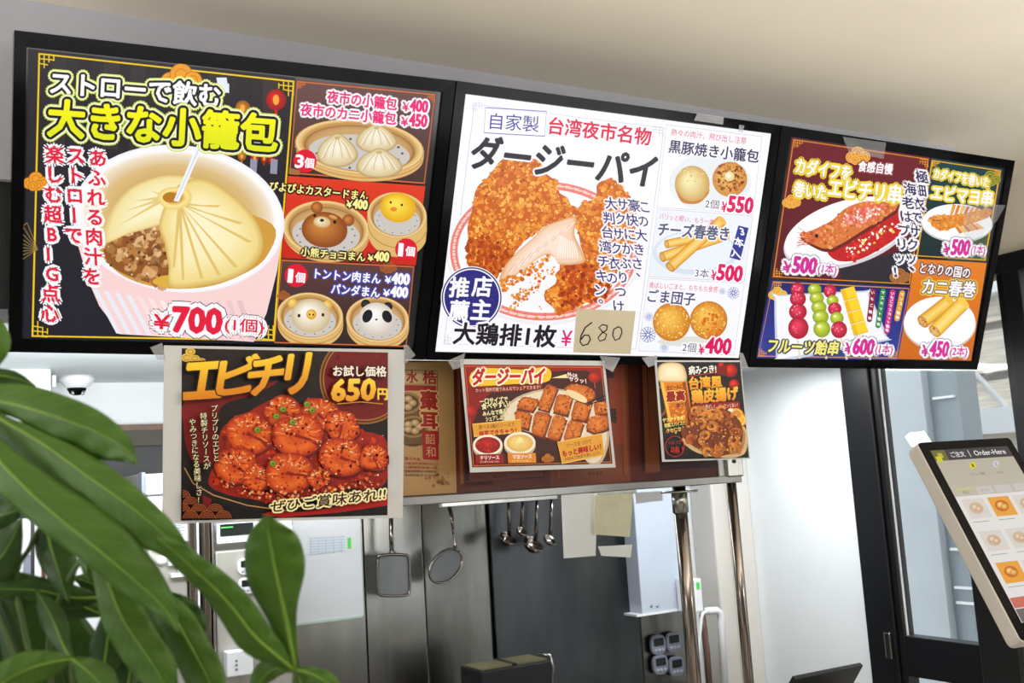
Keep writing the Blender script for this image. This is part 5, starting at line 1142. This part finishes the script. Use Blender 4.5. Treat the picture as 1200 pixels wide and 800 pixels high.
# ---------------------------------------------------------------- potted plant in the foreground
def leaf_mat(name, c, v):
    m = bpy.data.materials.new(name); m.use_nodes = True; n = m.node_tree; n.nodes.clear(); N = n.nodes.new; Lk = n.links.new
    o = N('ShaderNodeOutputMaterial'); pb = N('ShaderNodeBsdfPrincipled'); tr = N('ShaderNodeBsdfTranslucent'); mx = N('ShaderNodeMixShader'); mx.inputs[0].default_value = .3
    ac = N('ShaderNodeAttribute'); ac.attribute_name = 'across'; al = N('ShaderNodeAttribute'); al.attribute_name = 'along'
    ab = N('ShaderNodeMath'); ab.operation = 'ABSOLUTE'; Lk(ac.outputs['Fac'], ab.inputs[0])
    # side veins: sine of (along*k - |across|*j)
    m1 = N('ShaderNodeMath'); m1.operation = 'MULTIPLY'; m1.inputs[1].default_value = 95; Lk(al.outputs['Fac'], m1.inputs[0])
    m2 = N('ShaderNodeMath'); m2.operation = 'MULTIPLY'; m2.inputs[1].default_value = 12; Lk(ab.outputs[0], m2.inputs[0])
    m3 = N('ShaderNodeMath'); m3.operation = 'SUBTRACT'; Lk(m1.outputs[0], m3.inputs[0]); Lk(m2.outputs[0], m3.inputs[1])
    sn = N('ShaderNodeMath'); sn.operation = 'SINE'; Lk(m3.outputs[0], sn.inputs[0])
    rp = N('ShaderNodeValToRGB'); rp.color_ramp.elements[0].position = 0; rp.color_ramp.elements[0].color = lin(c)+(1,); rp.color_ramp.elements[1].position = 1; rp.color_ramp.elements[1].color = lin(mix(c, v, .14))+(1,)
    mr = N('ShaderNodeMapRange'); mr.inputs[1].default_value = .75; mr.inputs[2].default_value = 1; Lk(sn.outputs[0], mr.inputs[0]); Lk(mr.outputs[0], rp.inputs[0])
    nz = N('ShaderNodeTexNoise'); nz.inputs['Scale'].default_value = 14; tc = N('ShaderNodeTexCoord'); Lk(tc.outputs['Object'], nz.inputs['Vector'])
    hs = N('ShaderNodeHueSaturation'); mv = N('ShaderNodeMapRange'); mv.inputs[3].default_value = .8; mv.inputs[4].default_value = 1.2; Lk(nz.outputs['Fac'], mv.inputs[0]); Lk(mv.outputs[0], hs.inputs['Value']); Lk(rp.outputs[0], hs.inputs['Color'])
    Lk(hs.outputs[0], pb.inputs['Base Color']); Lk(hs.outputs[0], tr.inputs[0]); pb.inputs['Roughness'].default_value = .42; pb.inputs['Specular IOR Level'].default_value = .35
    Lk(pb.outputs[0], mx.inputs[1]); Lk(tr.outputs[0], mx.inputs[2]); Lk(mx.outputs[0], o.inputs[0]); return m
LF = leaf_mat('green leaf', (78, 116, 38), (130, 165, 60)); LF2 = leaf_mat('deeper green leaf', (54, 86, 32), (110, 140, 50))  # second tone is a deeper green for the rear leaves
M_rib = mat('leaf midrib', (110, 146, 44), .45, var=.1); M_stem = mat('green leaf stalk', (74, 96, 44), .5, var=.15); M_trunk = mat('braided trunk bark', (112, 98, 72), .8, var=.25, scale=14, bump=.3)
HUB = atD(120, 1010, .80)
plant = thing('potted_plant', (HUB.x, HUB.y, 0), 'leafy green money tree in the foreground at lower left', 'plant')
def crv(pts, n):
    o = []; L = len(pts)
    for i in range(L-1):
        p0, p1, p2, p3 = pts[max(i-1, 0)], pts[i], pts[i+1], pts[min(i+2, L-1)]
        for k in range(n):
            t = k/n; o.append(tuple(.5*((2*b)+(-a+c)*t+(2*a-5*b+4*c-d)*t*t+(-a+3*b-3*c+d)*t**3) for a, b, c, d in zip(p0, p1, p2, p3)))
    return o+[tuple(pts[-1])]
def leaf(st, m=LF, fold=.35, rib=1.0):
    """stations: x, y, depth, half width to the right hand of travel, half width to the left hand"""
    S = crv([tuple(map(float, q)) for q in st], 5); NA = 4; vs = []; fs = []; ac = []; al = []
    for i, (x, y, D, wr, wl) in enumerate(S):
        a, b = S[max(i-1, 0)], S[min(i+1, len(S)-1)]; dx, dy = b[0]-a[0], b[1]-a[1]; l = math.hypot(dx, dy) or 1; px, py = -dy/l, dx/l
        for k in range(-NA, NA+1):
            t = k/NA; w = (wr if t > 0 else wl); w = max(w, .15); wav = .012*sin(i*1.3+k)*abs(t)
            vs.append(atD(x+px*w*t, y+py*w*t, D+fold*(abs(t)**1.4)*w*D/FPX+wav*.15)); ac.append(t); al.append(i/(len(S)-1))
    n = 2*NA+1
    for i in range(len(S)-1):
        for k in range(n-1): fs.append((i*n+k, i*n+k+1, (i+1)*n+k+1, (i+1)*n+k))
    me = bpy.data.meshes.new('leaf'); o0 = WO[plant.name]; me.from_pydata([v-o0 for v in vs], [], fs); me.polygons.foreach_set('use_smooth', [True]*len(fs)); me.materials.append(m)
    for nm, dt in (('across', ac), ('along', al)): at = me.attributes.new(nm, 'FLOAT', 'POINT'); at.data.foreach_set('value', dt)
    o = link_mesh('leaf', me, plant, o0); sd = o.modifiers.new('thick', 'SOLIDIFY'); sd.thickness = .0006; sd.offset = 0
    if rib:
        pts = [atD(q[0], q[1], q[2]-.0004) for q in S]; L = len(pts)
        MB().tube(pts, [max(.0003, .0012*rib*(1-i/L)) for i in range(L)], 6).build('midrib', M_rib, o)
    return o
def stalk(pts, r=.0022):
    MB().tube([atD(*p) for p in crv(pts, 5)], r, 8).build('stalk', M_stem, plant)
leaf([(-60, 452, .80, 4, 4), (-20, 466, .79, 11, 17), (25, 476, .775, 16, 26), (70, 490, .765, 27, 27), (110, 505, .76, 31, 24), (142, 522, .755, 22, 14), (161, 544, .75, 0, 0)], rib=1.2)
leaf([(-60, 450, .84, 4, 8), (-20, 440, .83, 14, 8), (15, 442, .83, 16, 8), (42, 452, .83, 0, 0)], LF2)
leaf([(-50, 360, .80, 3, 3), (-22, 384, .79, 22, 22), (-6, 406, .785, 20, 20), (-4, 432, .785, 0, 0)])
leaf([(-50, 462, .79, 5, 5), (-5, 488, .78, 16, 6), (50, 520, .765, 34, 14), (105, 560, .75, 44, 24), (152, 593, .74, 44, 22), (198, 632, .735, 22, 16), (241, 677, .73, 0, 0)], rib=1.3)
leaf([(-60, 470, .77, 8, 8), (-25, 510, .765, 18, 14), (10, 552, .755, 26, 24), (58, 598, .745, 24, 34), (110, 640, .735, 22, 40), (160, 682, .73, 20, 32), (192, 712, .725, 12, 16), (210, 742, .72, 0, 0)], rib=1.2)
leaf([(112, 634, .79, 3, 3), (118, 655, .785, 12, 14), (130, 692, .78, 18, 26), (144, 726, .775, 24, 28), (165, 758, .77, 26, 26), (186, 790, .765, 22, 24), (204, 830, .76, 0, 0)], rib=1.2)
leaf([(346, 783, .76, 4, 4), (334, 720, .752, 14, 22), (324, 676, .746, 34, 34), (318, 644, .742, 36, 32), (314, 622, .740, 26, 22), (313, 604, .738, 3, 3)], rib=1.5, fold=.25)
leaf([(345, 785, .76, 3, 3), (322, 766, .75, 14, 14), (298, 745, .744, 22, 22), (272, 712, .738, 24, 19), (250, 688, .732, 22, 15), (228, 668, .728, 18, 14), (204, 646, .724, 14, 12), (176, 624, .72, 0, 0)], rib=1.2)
leaf([(184, 690, .80, 3, 3), (204, 722, .795, 18, 20), (226, 762, .79, 24, 22), (246, 800, .785, 24, 20), (262, 850, .78, 0, 0)], rib=1)
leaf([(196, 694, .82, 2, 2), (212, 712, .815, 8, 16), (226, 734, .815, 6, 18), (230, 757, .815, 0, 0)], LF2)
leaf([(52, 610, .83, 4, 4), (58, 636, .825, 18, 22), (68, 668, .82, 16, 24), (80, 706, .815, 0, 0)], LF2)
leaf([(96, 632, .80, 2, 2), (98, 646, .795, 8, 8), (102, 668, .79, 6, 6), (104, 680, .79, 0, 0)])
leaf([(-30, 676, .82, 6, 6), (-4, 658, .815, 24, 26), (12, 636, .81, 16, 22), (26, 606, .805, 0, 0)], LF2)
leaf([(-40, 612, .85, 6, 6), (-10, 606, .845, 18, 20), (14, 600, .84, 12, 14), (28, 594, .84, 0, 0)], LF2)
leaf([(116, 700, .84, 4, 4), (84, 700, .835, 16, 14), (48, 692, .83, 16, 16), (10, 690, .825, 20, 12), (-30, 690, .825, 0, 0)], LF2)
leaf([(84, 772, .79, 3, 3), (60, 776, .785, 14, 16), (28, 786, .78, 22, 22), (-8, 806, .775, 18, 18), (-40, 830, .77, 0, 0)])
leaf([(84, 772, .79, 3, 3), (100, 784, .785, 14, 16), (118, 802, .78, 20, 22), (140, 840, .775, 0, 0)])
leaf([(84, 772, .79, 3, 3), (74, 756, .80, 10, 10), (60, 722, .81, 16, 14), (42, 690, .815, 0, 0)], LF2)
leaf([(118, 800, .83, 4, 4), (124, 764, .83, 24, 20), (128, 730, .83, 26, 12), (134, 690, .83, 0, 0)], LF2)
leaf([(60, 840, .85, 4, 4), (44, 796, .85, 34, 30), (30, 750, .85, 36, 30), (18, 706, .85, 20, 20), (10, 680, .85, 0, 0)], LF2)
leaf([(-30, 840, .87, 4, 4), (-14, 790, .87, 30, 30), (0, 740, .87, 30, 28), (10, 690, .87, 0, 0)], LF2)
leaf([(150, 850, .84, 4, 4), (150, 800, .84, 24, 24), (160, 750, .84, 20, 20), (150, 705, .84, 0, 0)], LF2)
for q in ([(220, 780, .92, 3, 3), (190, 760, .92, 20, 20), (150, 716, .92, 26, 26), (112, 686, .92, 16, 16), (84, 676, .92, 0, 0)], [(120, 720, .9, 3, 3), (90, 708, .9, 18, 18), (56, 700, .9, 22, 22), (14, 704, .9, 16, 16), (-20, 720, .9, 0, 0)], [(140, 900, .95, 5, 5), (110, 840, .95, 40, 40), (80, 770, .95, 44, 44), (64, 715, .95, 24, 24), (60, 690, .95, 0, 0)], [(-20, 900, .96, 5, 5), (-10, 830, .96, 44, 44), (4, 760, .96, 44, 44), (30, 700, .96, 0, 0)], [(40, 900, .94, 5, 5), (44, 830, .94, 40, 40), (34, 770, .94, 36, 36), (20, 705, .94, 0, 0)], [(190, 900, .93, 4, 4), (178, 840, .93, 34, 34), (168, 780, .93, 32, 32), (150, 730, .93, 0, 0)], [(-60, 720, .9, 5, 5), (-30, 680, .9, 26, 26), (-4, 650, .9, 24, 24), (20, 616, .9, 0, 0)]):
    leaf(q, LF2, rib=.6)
leaf([(346, 784, .76, 3, 3), (366, 790, .755, 9, 9), (386, 802, .75, 12, 12), (410, 830, .745, 0, 0)])
leaf([(345, 785, .76, 3, 3), (330, 782, .77, 8, 8), (312, 790, .775, 16, 10), (290, 820, .78, 0, 0)])
leaf([(346, 786, .76, 3, 3), (352, 800, .765, 10, 12), (356, 830, .77, 12, 12), (350, 870, .775, 0, 0)])
for pts in ([(346, 784, .76), (340, 860, .78), (180, 960, .80), (120, 1010, .80)], [(84, 772, .79), (90, 850, .8), (110, 960, .8), (120, 1010, .80)], [(184, 690, .80), (170, 720, .81), (150, 850, .81), (120, 1010, .80)], [(112, 634, .79), (70, 700, .83), (60, 800, .84), (120, 1010, .80)], [(-60, 452, .80), (-90, 600, .82), (-40, 850, .82), (120, 1010, .80)], [(-60, 528, .77), (-80, 650, .80), (-30, 880, .81), (120, 1010, .80)], [(52, 610, .83), (36, 640, .83), (20, 690, .83), (60, 860, .82), (120, 1010, .80)], [(-40, 612, .85), (0, 720, .85), (50, 860, .83), (120, 1010, .8)]): stalk(pts)
hx, hy, hz = HUB
for k in range(3):
    MB().tube([(hx+.022*cos(z*9+k*2.09)*(1-.6*z/hz), hy+.022*sin(z*9+k*2.09)*(1-.6*z/hz), z) for z in [.3+(hz-.3)*i/24 for i in range(25)]], [.019-.008*i/24 for i in range(25)], 10).build('trunk', M_trunk, plant)
pt = MB().lathe([(.11, 0), (.135, .02), (.16, .3), (.172, .305), (.172, .335), (.152, .335), (.15, .30), (.02, .30)], (hx, hy, 0), (0, 0, 1), 32).build('pot', mat('white glazed pot', (226, 224, 220), .3, var=.02), plant)
MB().lathe([(.149, .301), (.1, .31), (.02, .315)], (hx, hy, 0), (0, 0, 1), 24).build('soil', mat('potting soil', (60, 46, 36), .9, var=.4, scale=40, bump=.5), pt)
# ceiling light fittings
for x, y, l in ((.2, -.6, 'long white ceiling light fitting over the shop floor at left'), (2.0, -.6, 'long white ceiling light fitting over the shop floor at right')):
    t = thing('ceiling_light', (x, y, ZC), l, 'ceiling light'); MB().span((x-.62, y-.17, ZC-.035), (x+.62, y+.17, ZC)).build('tray', M_plast, t, .004)
for x, y, s, l in ((1.2, 3.05, .57, 'slim white light fitting under the kitchen ceiling at left'), (2.55, 3.05, .47, 'slim white light fitting under the kitchen ceiling at right')):
    t = thing('ceiling_light', (x, y, ZK), l, 'ceiling light'); MB().span((x-s, y-.13, ZK-.03), (x+s, y+.13, ZK)).build('tray', M_plast, t, .004)
